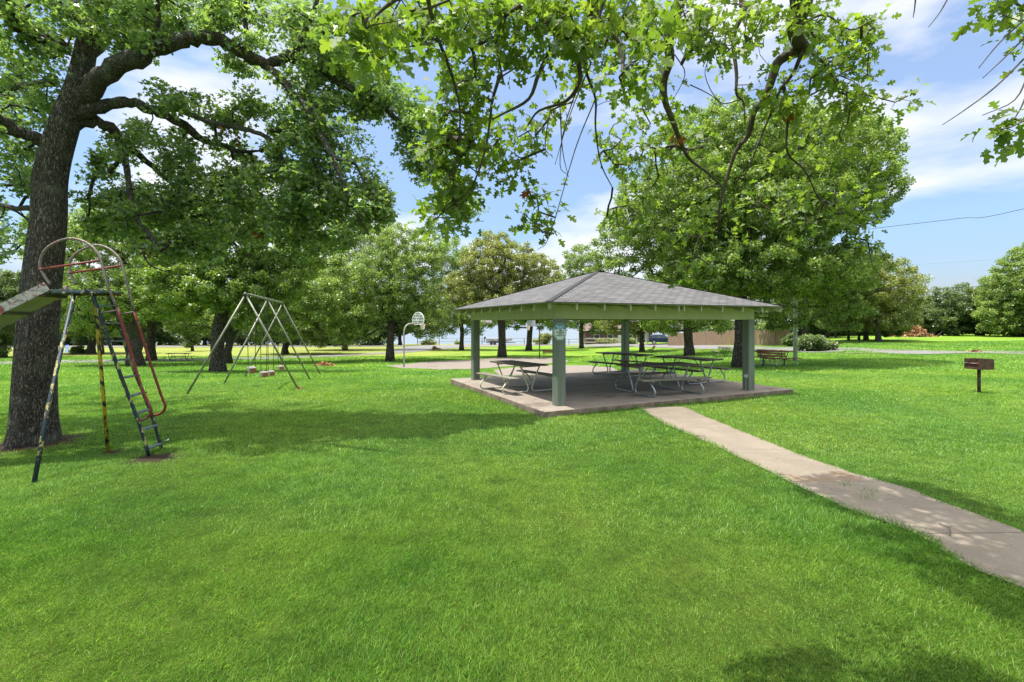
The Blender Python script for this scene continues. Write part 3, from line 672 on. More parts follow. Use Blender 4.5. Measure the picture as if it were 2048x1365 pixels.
ts = [0, .35, .7, 1.1, 1.5, 2, 2.5, 3, 3.35, 3.8, 4.15]
nrm = dn.cross(wd).normalized(); nrm = nrm if nrm.z > 0 else -nrm
mb = MB()
for i in range(len(ts)-1):
    a, b = ch(ts[i]), ch(ts[i+1]); e = nrm*.012
    mb.add([a, b, b+wd, a+wd, a-e, b-e, b+wd-e, a+wd-e], [(0, 1, 2, 3), (7, 6, 5, 4), (0, 4, 5, 1), (2, 6, 7, 3)])
chute = mb.build('chute', M['chute_floor'], slide)
for w_ in (wd*-.03, wd*1.03):
    m = MB()
    for i in range(len(ts)-1):
        m.beam(ch(ts[i])+w_+nrm*.045, ch(ts[i+1])+w_+nrm*.045, .022, .13)
    m.build('side_rail', M['chute_side'], chute)
for t in (.12, .62, 1.2, 1.8, 2.4, 3.0):
    m = MB(); m.beam(ch(t)-nrm*.03, ch(t)+wd-nrm*.03, .07, .035); m.build('slat', M['chute_slat'], chute)
ge = ch(3.9); stube('leg', [ge+wd*.1, Vector((ge.x, ge.y, tz(ge.x+SO.x, ge.y+SO.y)-SO.z-.05))+wd*.1], .02, M['slide_blue'])
stube('leg', [ge+wd*.9, Vector((ge.x, ge.y, tz(ge.x+SO.x, ge.y+SO.y)-SO.z-.05))+wd*.9], .02, M['slide_blue'])
# ------------------------------------------------------------------ swing set
apA, apC = Vector((-8.02, 14.6, 2.87)), Vector((-9.98, 21.1, 2.87))
sw = empty('swing_set', Vector((-8.02, 14.6, 0)), 0, label='tall grey steel A-frame swing set with three pairs of legs', cat='swing set')
so_ = sw.location.copy()
MB().tube([apA-so_-(apC-apA)*.01, apC-so_+(apC-apA)*.01], .04, 10).build('top_bar', M['swing_steel'], sw, smooth=True)
feet = [((370, 789), (600, 779)), ((445, 768), (623, 760)), ((487, 754), (643, 750))]
for i, pr in enumerate(feet):
    ap = apA.lerp(apC, i/2)
    for (px, py) in pr:
        g = gp(px, py); MB().tube([ap-so_-Vector((0, 0, .02)), Vector(g)-so_-Vector((0, 0, .1))], .029, 10).build('leg', M['swing_steel'], sw, smooth=True)
    m = MB(); m.tube([ap-so_-Vector((0, 0, .06))-Vector((.03, 0, 0)), ap-so_+Vector((.0, 0, .05))], .055, 8); m.build('bracket', M['iron'], sw)
def swing(t, zc, w, label, rz):
    K = .62
    bp = apA.lerp(apC, t); s_ = empty('bucket_swing', (bp.x, bp.y, zc), rz, label=label, cat='swing', group='toddler bucket swings on the swing set')
    # bucket: a tapered cup with leg holes at the front (open), white shell and brown front
    m = MB(); rings_ = []; n = 16
    for (z, r) in ((-.17, .09), (-.14, .15), (-.02, .175), (.10, .185), (.14, .19), (.14, .165), (.08, .155), (-.08, .13), (-.12, .06)):
        rings_.append([(K*r*1.1*math.cos(2*math.pi*k/n), K*r*math.sin(2*math.pi*k/n), K*z+(.03*max(0, math.sin(2*math.pi*k/n)) if z > .05 else 0)) for k in range(n)])
    vs = [p for r_ in rings_ for p in r_]; fs = [(i*n+k, i*n+(k+1) % n, (i+1)*n+(k+1) % n, (i+1)*n+k) for i in range(len(rings_)-1) for k in range(n)]
    m.add(vs, fs+[tuple(range(n))[::-1], tuple((len(rings_)-1)*n+k for k in range(n))]); m.build('seat', M['white_plastic'], s_, smooth=True)
    m = MB()
    for k in range(-3, 4):
        a0_, a1_ = -math.pi/2-.15+k*.22-.11, -math.pi/2-.15+k*.22+.11
        m.add([tuple(K*q for q in p) for p in [(.205*1.1*math.cos(a0_), .205*math.sin(a0_), -.13), (.205*1.1*math.cos(a1_), .205*math.sin(a1_), -.13), (.215*1.1*math.cos(a1_), .215*math.sin(a1_), .09), (.215*1.1*math.cos(a0_), .215*math.sin(a0_), .09)]], [(0, 1, 2, 3)])
    fr = m.build('front_panel', M['brown_plastic'], s_); sol = fr.modifiers.new('s', 'SOLIDIFY'); sol.thickness = .02
    for sx in (-1, 1):
        top = Vector((sx*.16, 0, bp.z-zc-.04)); m = MB()
        a_, b_ = Vector((sx*.12, 0, .085)), top; nn = int((b_-a_).length/.045)
        for k in range(nn):
            c0 = a_.lerp(b_, k/nn); c1 = a_.lerp(b_, (k+1.15)/nn)
            off = Vector((.008, 0, 0)) if k % 2 else Vector((0, .008, 0)); m.tube([c0-off, c0.lerp(c1, .5)-off*1.2, c1-off], .005, 4, False); m.tube([c0+off, c1+off], .005, 4, False)
        m.build('chain', M['iron'], s_)
    return s_
swing(.12, .50, .3, 'bucket swing hanging highest at the left end of the swing set', math.radians(65))
swing(.40, .17, .3, 'left one of the two low bucket swings in the middle', math.radians(70))
swing(.60, .07, .3, 'right one of the two low bucket swings in the middle', math.radians(70))
swing(.92, .08, .3, 'smallest looking bucket swing at the far right end of the swing set', math.radians(72))

# ------------------------------------------------------------------ basketball hoops
def hoop(px, py, face, label, hh, arm, fan=True, pm='galv'):
    g = gp(px, py); rz = math.atan2(face[1], face[0])
    h = empty('basketball_hoop', g, rz, label=label, cat='basketball hoop', group='basketball hoops on the court')
    MB().tube(smooth_pts([(0, 0, -.1), (0, 0, hh-1.2), (0, 0, hh-.75), (.07, 0, hh-.4), (.3, 0, hh-.15), (.65, 0, hh-.06), (arm, 0, hh-.04)], 5), .055, 10).build('pole', M[pm], h, smooth=True)
    prof = []
    if fan:
        prof = [(-.45, 0), (.45, 0), (.62, .08), (.69, .3)]+[(.69*math.cos(a), .32+.62*math.sin(a)) for a in np.linspace(.15, math.pi-.15, 12)]+[(-.69, .3), (-.62, .08)]
    else:
        prof = [(-.68, 0), (.68, 0), (.68, .95), (-.68, .95)]
    n = len(prof); x0 = arm+.1; zb = hh-.12
    m = MB(); vs = [(x0, y, zb+z) for y, z in prof]+[(x0+.03, y, zb+z) for y, z in prof]
    m.add(vs, [tuple(range(n)), tuple(range(n, 2*n))[::-1]]+[(i, n+i, n+(i+1) % n, (i+1) % n) for i in range(n)])
    bb = m.build('backboard', M['board_white'], h)
    m = MB()
    for i in range(n): m.beam((x0-.01, prof[i][0], zb+prof[i][1]), (x0-.01, prof[(i+1) % n][0], zb+prof[(i+1) % n][1]), .05, .05)
    for zz in (.3, .55, .75): 
        wv = .66 if zz < .5 else (.6 if zz < .6 else .5); m.beam((x0-.02, -wv, zb+zz), (x0-.02, wv, zb+zz), .03, .035)
    m.beam((x0-.03, 0, zb), (x0-.03, -.3, zb+.78), .03, .04, (1, 0, 0)); m.beam((x0-.03, 0, zb), (x0-.03, .3, zb+.78), .03, .04, (1, 0, 0))
    m.build('frame', M['white_trim'], bb)
    m = MB(); R = .23; xc = x0+.2+R; zr = zb+.02
    m.tube([(xc+R*math.cos(a), R*math.sin(a), zr) for a in np.linspace(0, 2*math.pi, 20)], .014, 6, False); m.beam((x0+.02, -.06, zr), (xc-R, -.06, zr), .02, .02); m.beam((x0+.02, .06, zr), (xc-R, .06, zr), .02, .02)
    m.build('rim', M['rim_orange'], h)
    m = MB()
    for k in range(12):
        for sgn in (-1, 1):
            pts = [(xc+(R-.02)*(1-.45*t)*math.cos(k*math.pi/6+sgn*t*1.1), (R-.02)*(1-.45*t)*math.sin(k*math.pi/6+sgn*t*1.1), zr-.42*t) for t in (0, .25, .5, .75, 1)]
            m.tube(pts, .007, 4, False)
    m.build('net', M['net'], h); return h
hoop(808, 735.5, (.646, .763), 'gooseneck basketball hoop left of the pavilion showing the back of its fan board', 3.35, 1.25, True, 'hoop_pole')
hoop(1079, 718.5, (-.80, -.60), 'far basketball hoop with orange rim seen under the pavilion beam', 3.55, 1.0, False, 'iron')

# ------------------------------------------------------------------ light pole and wires
q = gp(1590.5, 722)
lp = empty('light_pole', q, 0, label='tall weathered grey pole rising into the tree right of the pavilion', cat='pole')
hp = 8.6
MB().tube([(0, 0, -.1), (0, 0, hp*.5), (0, 0, hp)], [.115, .1, .085], 14).build('pole', M['pole_grey'], lp, smooth=True)
MB().box((0, -.13, 1.3), (.14, .08, .2)).build('meter_box', M['pole_grey'], lp, bevel=.01)
MB().tube([(.0, -.12, 1.4), (0, -.115, 5)], .015, 6).build('conduit', M['galv'], lp)
MB().box((0, 0, hp-.25), (.9, .08, .1)).build('crossarm', M['pole_grey'], lp)
def wire(pts, r, label):
    m = MB(); m.tube(smooth_pts(pts, 6), r, 5); return m.build('power_line', M['wire'], label=label, cat='power line')
wt = P(1590.5, 476, q.y)
wire([wt, P(1780, 453.5, 27), P(1920, 437, 26), P(2048, 418, 25), P(2700, 250, 24)], .014, 'black overhead power line running from behind the big tree crown to the right')
wire([P(1600, 540, 60), P(1800, 531, 60), P(2048, 515, 60), P(2700, 460, 60)], .005, 'thin faint overhead wire crossing the sky between two tree groups')
wire([P(1850, 580, 75), P(1905, 576.5, 75), P(1985, 571.5, 75), P(2400, 540, 75)], .03, 'lower pale overhead wire just above the far right treetops')

# ------------------------------------------------------------------ fences, house, vehicles, boat
def rail_fence(pa, pb, n, hgt, label):
    a, b = gp(*pa), gp(*pb); f = empty('rail_fence', a, 0, label=label, cat='fence')
    pts = []
    for k in range(n):
        t = k/(n-1); x, y = a.x+(b.x-a.x)*t, a.y+(b.y-a.y)*t; z = tz(x, y); pts.append(Vector((x, y, z))-a)
        MB().tube([pts[-1]-Vector((0, 0, .2)), pts[-1]+Vector((0, 0, hgt))], .07, 8).build('post', M['swing_steel'], f)
    for h_ in (hgt-.05, hgt*.5):
        MB().tube([p+Vector((0, 0, h_)) for p in pts], .05, 6).build('rail', M['swing_steel'], f)
    return f
rail_fence((835, 690.3), (1090, 689.7), 7, 1.45, 'grey pipe rail fence along the lake edge behind the boat')
rail_fence((1105, 689.7), (1250, 689.5), 5, 1.25, 'short pipe rail fence in front of the brown lake house')
a, b = gp(1337, 692), gp(1580, 691)
pf = empty('privacy_fence', a, 0, label='tall brown vertical board privacy fence behind the lawn right of the pavilion', cat='fence')
n = 46; step = (b-a)/n; rng = random.Random(3)
m = MB()
dv = Vector((step.x, step.y, 0)).normalized(); wl = step.length*.93
for k in range(n):
    c = a+step*(k+.5); z = tz(c.x, c.y); hh = 1.95+rng.uniform(-.02, .02)-(.0 if k < 30 else .1)
    m.box((c.x-a.x, c.y-a.y+rng.uniform(-.015, .015), z-a.z+hh/2), (wl, .022, hh), math.atan2(dv.y, dv.x))
m.build('board_panel', M['fence_wood'], pf)
for k in range(0, n+1, 6):
    c = a+step*k; z = tz(c.x, c.y); MB().box((c.x-a.x, c.y-a.y+.08, z-a.z+.95), (.1, .1, 1.9), math.atan2(dv.y, dv.x)).build('post', M['fence_wood'], pf)
for h_ in (.4, 1.6):
    MB().beam(Vector((0, .04, h_)), Vector((b.x-a.x, b.y-a.y+.04, tz(b.x, b.y)-a.z+h_)), .04, .09).build('rail', M['fence_wood'], pf)

# brown lake house
hc = gp(1235, 686.5)
hs = empty('lake_house', (hc.x, hc.y+3, hc.z-.3), math.radians(4), label='low brown timber lake house half hidden by foliage beyond the road', cat='house')
m = MB(); m.box((0, 0, 1.5), (15, 7, 3)); m.build('wall', M['house_wall'], hs)
m = MB(); m.add([(-8, -4.2, 2.95), (8, -4.2, 2.95), (8, 4.2, 2.95), (-8, 4.2, 2.95), (-6, 0, 4.7), (6, 0, 4.7)], [(0, 1, 5, 4), (2, 3, 4, 5), (1, 2, 5), (3, 0, 4), (3, 2, 1, 0)]); m.build('roof', M['house_roof'], hs)
for x in (-5, -2, 2.4, 5.2):
    w_ = MB().box((x, -3.52, 1.65), (1.3, .08, 1.1)).build('window', M['white_trim'], hs); MB().box((x, -3.57, 1.65), (1.12, .04, .92)).build('pane', M['glass'], w_)
MB().box((.2, -3.53, 1.05), (.95, .08, 2.1)).build('door', M['white_trim'], hs)
m = MB(); m.box((-4.5, -4.6, .45), (7, 2.2, .12)); m.build('deck', M['wood_grey'], hs)
for x in np.arange(-8, -.9, 1.4): MB().box((x, -5.6, .75), (.1, .1, 1.5)).build('deck_post', M['wood_red'], hs)
MB().box((-4.5, -5.6, 1.45), (7.1, .08, .08)).build('deck_rail', M['white_trim'], hs)
# carport
cc = gp(1328, 688.7)
cp = empty('carport', (cc.x, cc.y, cc.z), math.radians(2), label='flat roofed carport on slim pale posts over the dark parked car', cat='carport')
for (x, y) in ((-3.6, -1.2), (-3.3, -1.2), (.3, -1.2), (-3.6, 4.4), (3.6, 4.4), (3.6, -1.2)):
    MB().box((x, y, 1.3), (.13, .13, 2.6)).build('post', M['white_trim'], cp)
MB().box((0, 1.6, 2.72), (8.2, 6.6, .2)).build('roof', M['house_roof'], cp)
def car(loc, rz, paint, label):
    c = empty('parked_car', loc, rz, label=label, cat='car')
    prof = [(-2.25, .42), (-2.3, .75), (-2.22, 1.05), (-1.95, 1.62), (-1.5, 1.72), (-.1, 1.72), (.35, 1.62), (1.0, 1.12), (1.9, 1.0), (2.22, .85), (2.3, .6), (2.25, .35)]
    w = [.86, .9, .9, .72, .68, .68, .7, .86, .86, .82, .8, .84]
    n = len(prof); m = MB()
    vs = [(x, -w[i], z) for i, (x, z) in enumerate(prof)]+[(x, w[i], z) for i, (x, z) in enumerate(prof)]
    m.add(vs, [tuple(range(n))[::-1], tuple(range(n, 2*n))]+[(i, (i+1) % n, n+(i+1) % n, n+i) for i in range(n)])
    m.build('body', paint, c, bevel=.05)
    for s in (-1, 1):
        m = MB(); y0, y1 = s*.905, s*.735
        m.add([(-1.95, y0*.99, 1.1), (.85, y0*.98, 1.12), (.28, y1, 1.58), (-1.8, y1, 1.6)], [(0, 1, 2, 3)]); o_ = m.build('side_window', M['glass'], c); o_.modifiers.new('s', 'SOLIDIFY').thickness = .03
    m = MB(); m.add([(1.02, -.72, 1.15), (1.02, .72, 1.15), (.4, .6, 1.63), (.4, -.6, 1.63)], [(0, 1, 2, 3)]); o_ = m.build('windscreen', M['glass'], c); o_.modifiers.new('s', 'SOLIDIFY').thickness = .02
    for x in (-1.4, 1.42):
        for s in (-1, 1):
            m = MB(); m.tube([(x, s*.62, .35), (x, s*.70, .35), (x, s*.88, .35), (x, s*.90, .35)], [.30, .35, .35, .31], 20); wh = m.build('wheel', M['tyre'], c)
            m = MB(); m.tube([(x, s*.89, .35), (x, s*.915, .35)], [.22, .2], 16); m.build('rim', M['chrome'], wh)
    for s in (-1, 1):
        MB().box((2.2, s*.62, .78), (.12, .3, .14)).build('headlight', M['lamp_glass'], c, bevel=.02)
        MB().box((.75, s*.98, 1.15), (.14, .18, .12)).build('mirror', paint, c, bevel=.02)
    return c
q = gp(1325, 689.8); car((q.x, q.y, q.z+.02), math.radians(-14), M['car_paint'], 'dark blue sport utility car parked under the carport beyond the road')
q = gp(1358, 689.8); car((q.x+.6, q.y+2, q.z+.02), math.radians(-75), M['car_white'], 'white car mostly hidden by leaves right of the dark blue car')
# boat on trailer
q = gp(997, 690.4)
bt = empty('boat', (q.x, q.y, q.z+.55), math.radians(3), label='pale fishing boat on a trailer at the lake edge', cat='boat')
def hull(s_=1):
    m = MB(); st = []
    for x, hw, keel in ((-2.6, .85, .12), (-1.2, .95, .05), (.4, .92, .05), (1.6, .7, .12), (2.4, .38, .35), (2.9, .05, .75)):
        st.append([(x, -hw, .85), (x, -hw*.82, .35), (x, 0, keel), (x, hw*.82, .35), (x, hw, .85)])
    vs = [p for r in st for p in r]; fs = []
    for i in range(len(st)-1):
        for k in range(4): fs.append((i*5+k, i*5+k+1, (i+1)*5+k+1, (i+1)*5+k))
    fs.append((0, 1, 2, 3, 4)); m.add(vs, fs); return m
hl = hull().build('hull', M['boat_hull'], bt); hl.modifiers.new('s', 'SOLIDIFY').thickness = .05
MB().box((-.2, 0, .8), (3.6, 1.5, .06)).build('deck', M['boat_hull'], bt)
MB().box((.3, .3, 1.1), (.5, .5, .6)).build('console', M['white_trim'], bt, bevel=.05)
m = MB(); m.box((-2.85, 0, .95), (.35, .3, .5)); m.box((-2.95, 0, .4), (.16, .12, .8)); m.build('outboard_motor', M['sign_black'], bt, bevel=.04)
m = MB(); m.add([(.7, -.6, .85), (.7, .6, .85), (.45, .5, 1.35), (.45, -.5, 1.35)], [(0, 1, 2, 3)]); m.build('windscreen', M['glass'], bt).modifiers.new('s', 'SOLIDIFY').thickness = .02
tr = empty('boat_trailer', (q.x, q.y, q.z), math.radians(3), label='dark two wheeled trailer carrying the pale boat', cat='trailer')
m = MB(); m.beam((-2.6, -.7, .5), (2.2, -.7, .5), .08, .1); m.beam((-2.6, .7, .5), (2.2, .7, .5), .08, .1); m.beam((2.2, -.7, .5), (3.6, 0, .5), .08, .1); m.beam((2.2, .7, .5), (3.6, 0, .5), .08, .1); m.beam((-2.0, -.7, .5), (-2.0, .7, .5), .08, .1); m.build('frame', M['iron'], tr)
for s in (-1, 1):
    for x in (-1.5, -.8):
        MB().tube([(x, s*.85, .3), (x, s*1.05, .3)], .3, 16).build('wheel', M['tyre'], tr)
# small things
q = gp(134, 705)
pl_ = empty('blue_slide', q, math.radians(-50), label='tiny bright blue plastic slide far off on the dry field', cat='toy slide')
m = MB()
for k in range(6):
    a_, b_ = Vector((k*.5-1.5, 0, 1.7-k*.3)), Vector((k*.5-1.0, 0, 1.7-(k+1)*.3)); m.beam(a_, b_, .5, .06); m.beam(a_+Vector((0, .25, .1)), b_+Vector((0, .25, .1)), .05, .2); m.beam(a_+Vector((0, -.25, .1)), b_+Vector((0, -.25, .1)), .05, .2)
m.build('chute', M['blue_plastic'], pl_); pl_.scale = (.55, .55, .55)
MB().box((-1.7, 0, .85), (.5, .5, 1.7)).build('ladder', M['slide_yellow'], pl_)
q = gp(335, 884)
m = MB(); rng = random.Random(9)
vs = [(rng.uniform(-.06, .06), rng.uniform(-.04, .04), rng.uniform(.01, .07)) for _ in range(8)]
m.add(vs, [(0, 1, 2), (1, 3, 2), (2, 3, 4), (3, 5, 4), (4, 5, 6), (5, 7, 6), (0, 2, 6)]); o = m.build('litter_bag', M['litter'], label='scrap of pale blue plastic litter on the grass by the slide ladder', cat='litter'); o.location = q
# ------------------------------------------------------------------ vegetation helpers
def leaf_template(kind):
    if kind == 'lobed':  # long lobed oak leaf, unit length along +y
        h = [(.0, 0), (.03, .02), (.05, .16), (.20, .22), (.24, .30), (.12, .36), (.13, .44), (.33, .52), (.40, .64), (.36, .70), (.20, .66), (.16, .74), (.22, .90), (.12, .93), (.0, 1.0)]
        r = [(x, y) for x, y in h]; l = [(-x*.95, y-.015) for x, y in h[1:-1]][::-1]; return np.array(r+l)
    if kind == 'cross':
        return np.array([(.0, 0), (.10, .25), (.38, .42), (.42, .60), (.15, .66), (.16, .9), (0, 1.0), (-.18, .88), (-.14, .64), (-.42, .62), (-.36, .44), (-.1, .26)])
    if kind == 'kite':
        return np.array([(0, 0), (.32, .5), (0, 1.0), (-.32, .5)])
    if kind == 'tri':
        return np.array([(-.35, 0), (.4, .2), (.0, 1.0)])
TPL = {k: leaf_template(k) for k in ('lobed', 'cross', 'kite', 'tri')}
def leaf_verts(rng, C, size, kind, up=.5, droop=0, dirs=None):
    n = len(C); t = TPL[kind]; k = len(t)
    nv = rng.normal(size=(n, 3)); nv /= np.linalg.norm(nv, axis=1)[:, None]; nv[:, 2] = np.abs(nv[:, 2])+up
    nv /= np.linalg.norm(nv, axis=1)[:, None]
    d = rng.normal(size=(n, 3)) if dirs is None else dirs+rng.normal(size=(n, 3))*.45
    d[:, 2] -= droop
    d -= nv*np.sum(nv*d, 1)[:, None]; d /= (np.linalg.norm(d, axis=1)[:, None]+1e-9); s = np.cross(nv, d)
    sz = size*rng.uniform(.65, 1.25, n)
    x = t[:, 0][None, :, None]; y = t[:, 1][None, :, None]
    bend = (np.abs(t[:, 0])*.35-(t[:, 1]**2)*.22)[None, :, None]
    V = C[:, None]+sz[:, None, None]*(s[:, None]*x+d[:, None]*y+nv[:, None]*bend)
    return V.reshape(-1, 3), k
def tree_skeleton(rng, trunk, clusters, tip=.02, wig=.12, seglen=1.0):
    nodes = [np.array(p, float) for p in trunk]; par = [-1]+list(range(len(trunk)-1)); ntr = len(trunk)
    cl = np.array(clusters); order = np.argsort(np.min(np.linalg.norm(cl[:, None]-np.array(nodes)[None], axis=2), axis=1))
    start = max(1, int(ntr*.35)); ends = []
    for ci in order:
        c = cl[ci]; A = np.array(nodes); dd = c-A; dist = np.linalg.norm(dd, axis=1)
        pen = dist+np.where(dd[:, 2] < 0, -dd[:, 2]*.6, 0); pen[:start] = 1e9
        j = int(np.argmin(pen)); d = dist[j]; m = max(1, int(d/seglen)); prev = j; p0 = A[j]
        for s in range(1, m+1):
            t = s/m; q = p0*(1-t)+c*t; q[2] += .10*d*math.sin(math.pi*t)
            if s < m: q = q+rng.normal(size=3)*wig*min(1, d*.5)
            nodes.append(q); par.append(prev); prev = len(nodes)-1
        ends.append(prev)
    n = len(nodes); w = np.zeros(n); 
    for e in ends: w[e] += 1
    for i in range(n-1, 0, -1): w[par[i]] += w[i] if par[i] >= 0 else 0
    return nodes, par, np.maximum(w, 1), ntr
def tree_wood(mb, nodes, par, w, ntr, r0, tip, sides=7, flare=1.45, power=.5):
    n = len(nodes); ch = [[] for _ in range(n)]
    for i in range(1, n): ch[par[i]].append(i)
    W0 = w[0]; rad = [max(tip, r0*(w[i]/W0)**power) for i in range(n)]
    tr = list(range(ntr))
    for i in range(ntr): rad[i] = max(rad[i], r0*(1-.45*i/max(1, ntr-1)))
    rad[0] = r0*flare
    def add(chain, s): 
        pts = smooth_pts([Vector(nodes[i]) for i in chain], 2); rr = np.interp(np.linspace(0, len(chain)-1, len(pts)), range(len(chain)), [rad[i] for i in chain])
        mb.tube(pts, list(rr), s)
    add(tr, max(10, sides+3)); done = set(tr)
    stack = [(p, c) for p in tr for c in ch[p] if c not in done]
    while stack:
        p, c = stack.pop(); chain = [p, c]; cur = c
        while ch[cur]:
            nx = max(ch[cur], key=lambda k: w[k]); stack += [(cur, k) for k in ch[cur] if k != nx]; chain.append(nx); cur = nx
        old = rad[p]; rad[p] = min(rad[p], rad[c]*1.25); add(chain, sides if rad[c] > .05 else 5); rad[p] = old
def fill_clusters(rng, ells, spacing, gaps=()):
    """ells: (c, radii) ; poisson-like points filling each ellipsoid, denser at its shell"""
    pts = []
    for c, r in ells:
        vol = 4.19*r[0]*r[1]*r[2]; n = int(vol/(spacing**3)*1.15)+3
        for _ in range(n*3):
            d = rng.normal(size=3); d /= np.linalg.norm(d); q = np.array(c)+np.array(r)*d*(rng.uniform(.12, 1)**.5)*rng.uniform(.92, 1.05)
            if pts and np.min(np.linalg.norm(np.array(pts)-q, axis=1)) < spacing*.8: continue
            pts.append(q)
            if len(pts) > 2600: break
    return pts
def ell_px(px, py, rx, ry, Y, rd=None, dy=0):
    c = P(px, py, Y+dy); k = Y/F; return ((c.x, c.y, c.z), (rx*k, (rd if rd else rx*k*.9), ry*k))
def tree(label, base, trunk_w, top_px, ells, mat, leaf=.16, n=30000, seed=1, spacing=1.15, cr=.75, bark='bark_far', name='oak_tree', cat='tree', group='oak trees across the park', lean=None, kind='kite', loc=None):
    rng = np.random.default_rng(seed); g = loc or gp(*base); Y = g.y
    if name != 'shrub' and g.y < 90: spacing *= .74; cr *= .66; leaf *= .85; n = int(n*1.35)
    t = empty(name, g, 0, label=label, cat=cat, group=group)
    tt = P(top_px[0], top_px[1], Y); r0 = trunk_w/F*Y/2
    m = 7; tk = [np.array(g)*(1-s)+np.array(tt)*s for s in np.linspace(0, 1, m)]
    for i in range(1, m): tk[i] = tk[i]+np.array([rng.normal()*.06*r0*2, rng.normal()*.25*r0*2, 0])*min(1, i/2)
    tk[0] = tk[0]-np.array([0, 0, .15])
    E = [ell_px(*e[:4], Y, *(e[4:])) for e in ells]
    pts = fill_clusters(rng, E, spacing)
    g_ = np.array(g)
    nodes, par, w, ntr = tree_skeleton(rng, tk, pts, seglen=1.2, wig=.2)
    mb = MB(); tree_wood(mb, [q-g_ for q in nodes], par, w, ntr, r0, .018, 6); mb.build('trunk', M[bark], t, smooth=True)
    C = np.array(pts); k = n//len(C); rad = cr*rng.uniform(.7, 1.25, len(C))
    d = rng.normal(size=(len(C), k, 3)); d /= np.linalg.norm(d, axis=2)[..., None]
    u = rng.uniform(0, 1, (len(C), k, 1))**.45
    off = d*u*rad[:, None, None]*.9; off[..., 2] *= .8
    # twiggy sprays : quantise some leaves onto a few short directions to break the round outline
    L_c = (C[:, None]+off).reshape(-1, 3)-g_
    V, kk = leaf_verts(rng, L_c, leaf, kind, .25)
    np_mesh('crown', V, kk, M[mat], t)
    return t

# ------------------------------------------------------------------ the big oak beside the slide
def attach_branches(mb, nodes0, clusters, ru=.011, seglen=.5, wig=.08, sides=5, droop=.08, r_cap=.06):
    nodes = [np.array(p, float) for p in nodes0]; n0 = len(nodes); par = [-1]*n0
    cl = np.array(clusters); A0 = np.array(nodes)
    order = np.argsort([np.min(np.linalg.norm(A0-c, axis=1)) for c in cl]); ends = []
    rng = np.random.default_rng(77)
    for ci in order:
        c = cl[ci]; A = np.array(nodes); dist = np.linalg.norm(A-c, axis=1); j = int(np.argmin(dist)); d = dist[j]; m = max(1, int(d/seglen)+1); prev = j; p0 = A[j]
        for s in range(1, m+1):
            t = s/m; q = p0*(1-t)+c*t; q[2] += droop*d*math.sin(math.pi*t)
            if s < m: q = q+rng.normal(size=3)*wig*min(1, d)
            nodes.append(q); par.append(prev); prev = len(nodes)-1
        ends.append(prev)
    n = len(nodes); w = np.zeros(n)
    for e in ends: w[e] += 1
    for i in range(n-1, n0-1, -1):
        if par[i] >= 0: w[par[i]] += w[i]
    ch = [[] for _ in range(n)]
    for i in range(n0, n): ch[par[i]].append(i)
    rad = np.minimum(ru*np.maximum(w, 1)**.5, r_cap)
    stack = [(p, c) for p in range(n0) for c in ch[p]]
    while stack:
        p, c = stack.pop(); chain = [p, c]; cur = c
        while ch[cur]:
            nx = max(ch[cur], key=lambda k: w[k]); stack += [(cur, k) for k in ch[cur] if k != nx]; chain.append(nx); cur = nx
        rr = [rad[i] for i in chain]; rr[0] = rr[1]; rr[-1] *= .5
        mb.tube([nodes[i] for i in chain], rr, sides if rad[c] > ru*1.5 else 4, False)
def limb(mb, pts, r, sides=10, lump=.0, rng=np.random.default_rng(8)):
    """pts: world points, r: radii at them; returns sampled nodes"""
    sp = smooth_pts(pts, 4); rr = np.interp(np.linspace(0, len(pts)-1, len(sp)), range(len(pts)), r)
    if lump: sp = [p+Vector(rng.normal(size=3))*lump*float(q)*(1 if 0 < i < len(sp)-1 else 0) for i, (p, q) in enumerate(zip(sp, rr))]; rr = [q*float(rng.uniform(.9, 1.12)) for q in rr]
    mb.tube(sp, list(rr), sides); return [np.array(p) for p in sp]
def trunk_mesh(mb, pts, r, sides=72, seed=3):
    rng = np.random.default_rng(seed); sp = smooth_pts(pts, 10); rr = np.interp(np.linspace(0, len(pts)-1, len(sp)), range(len(pts)), r)
    ph = rng.uniform(0, 6.28, 6)
    base = len(mb.v); H0 = sp[0].z
    for i, p in enumerate(sp):
        h = p.z-H0; fl = math.exp(-h/.35)
        for k in range(sides):
            a = 2*math.pi*k/sides
            q = rr[i]*(1+.035*math.sin(3*a+ph[0]+h*.7)+.03*math.sin(5*a+ph[1]-h*.5)+.018*math.sin(9*a+ph[2]+h*1.3)+.012*math.sin(17*a+ph[5]-h*2.1)+fl*(.20*math.sin(5*a+ph[3])+.14*math.sin(3*a+ph[4])+.24))
            mb.v.append((p.x+q*math.cos(a), p.y+q*math.sin(a), p.z))
    for i in range(len(sp)-1):
        for k in range(sides):
            a = base+i*sides+k; b = base+i*sides+(k+1) % sides; mb.f.append((a, b, b+sides, a+sides))
    return [np.array(p) for p in sp]
rng = np.random.default_rng(11)
ob_ = gp(62, 886); OY = ob_.y
oak = empty('oak_tree', ob_, 0, label='huge rough barked oak behind the slide with long arching limbs', cat='tree', group='oak trees across the park')
mb = MB(); OB = Vector(ob_)
def Q(pts): return [P(x, y, OY+dy) for x, y, dy in pts]
tp = [(64, 905, 0), (66, 870, 0), (71, 760, 0), (80, 620, 0), (98, 450, 0), (102, 350, 0), (124, 260, 0), (146, 200, 0), (160, 150, .1), (172, 90, .2), (186, 30, .3), (196, -50, .4), (205, -160, .5), (215, -300, .6)]
kr = OY/F/2
nodes = trunk_mesh(mb, [p-OB for p in Q(tp)], [w*kr*.65 for w in (116, 110, 102, 95, 86, 83, 78, 70, 60, 54, 48, 42, 34, 16)])
nodes = [q for q in nodes if q[2] > 3.2]
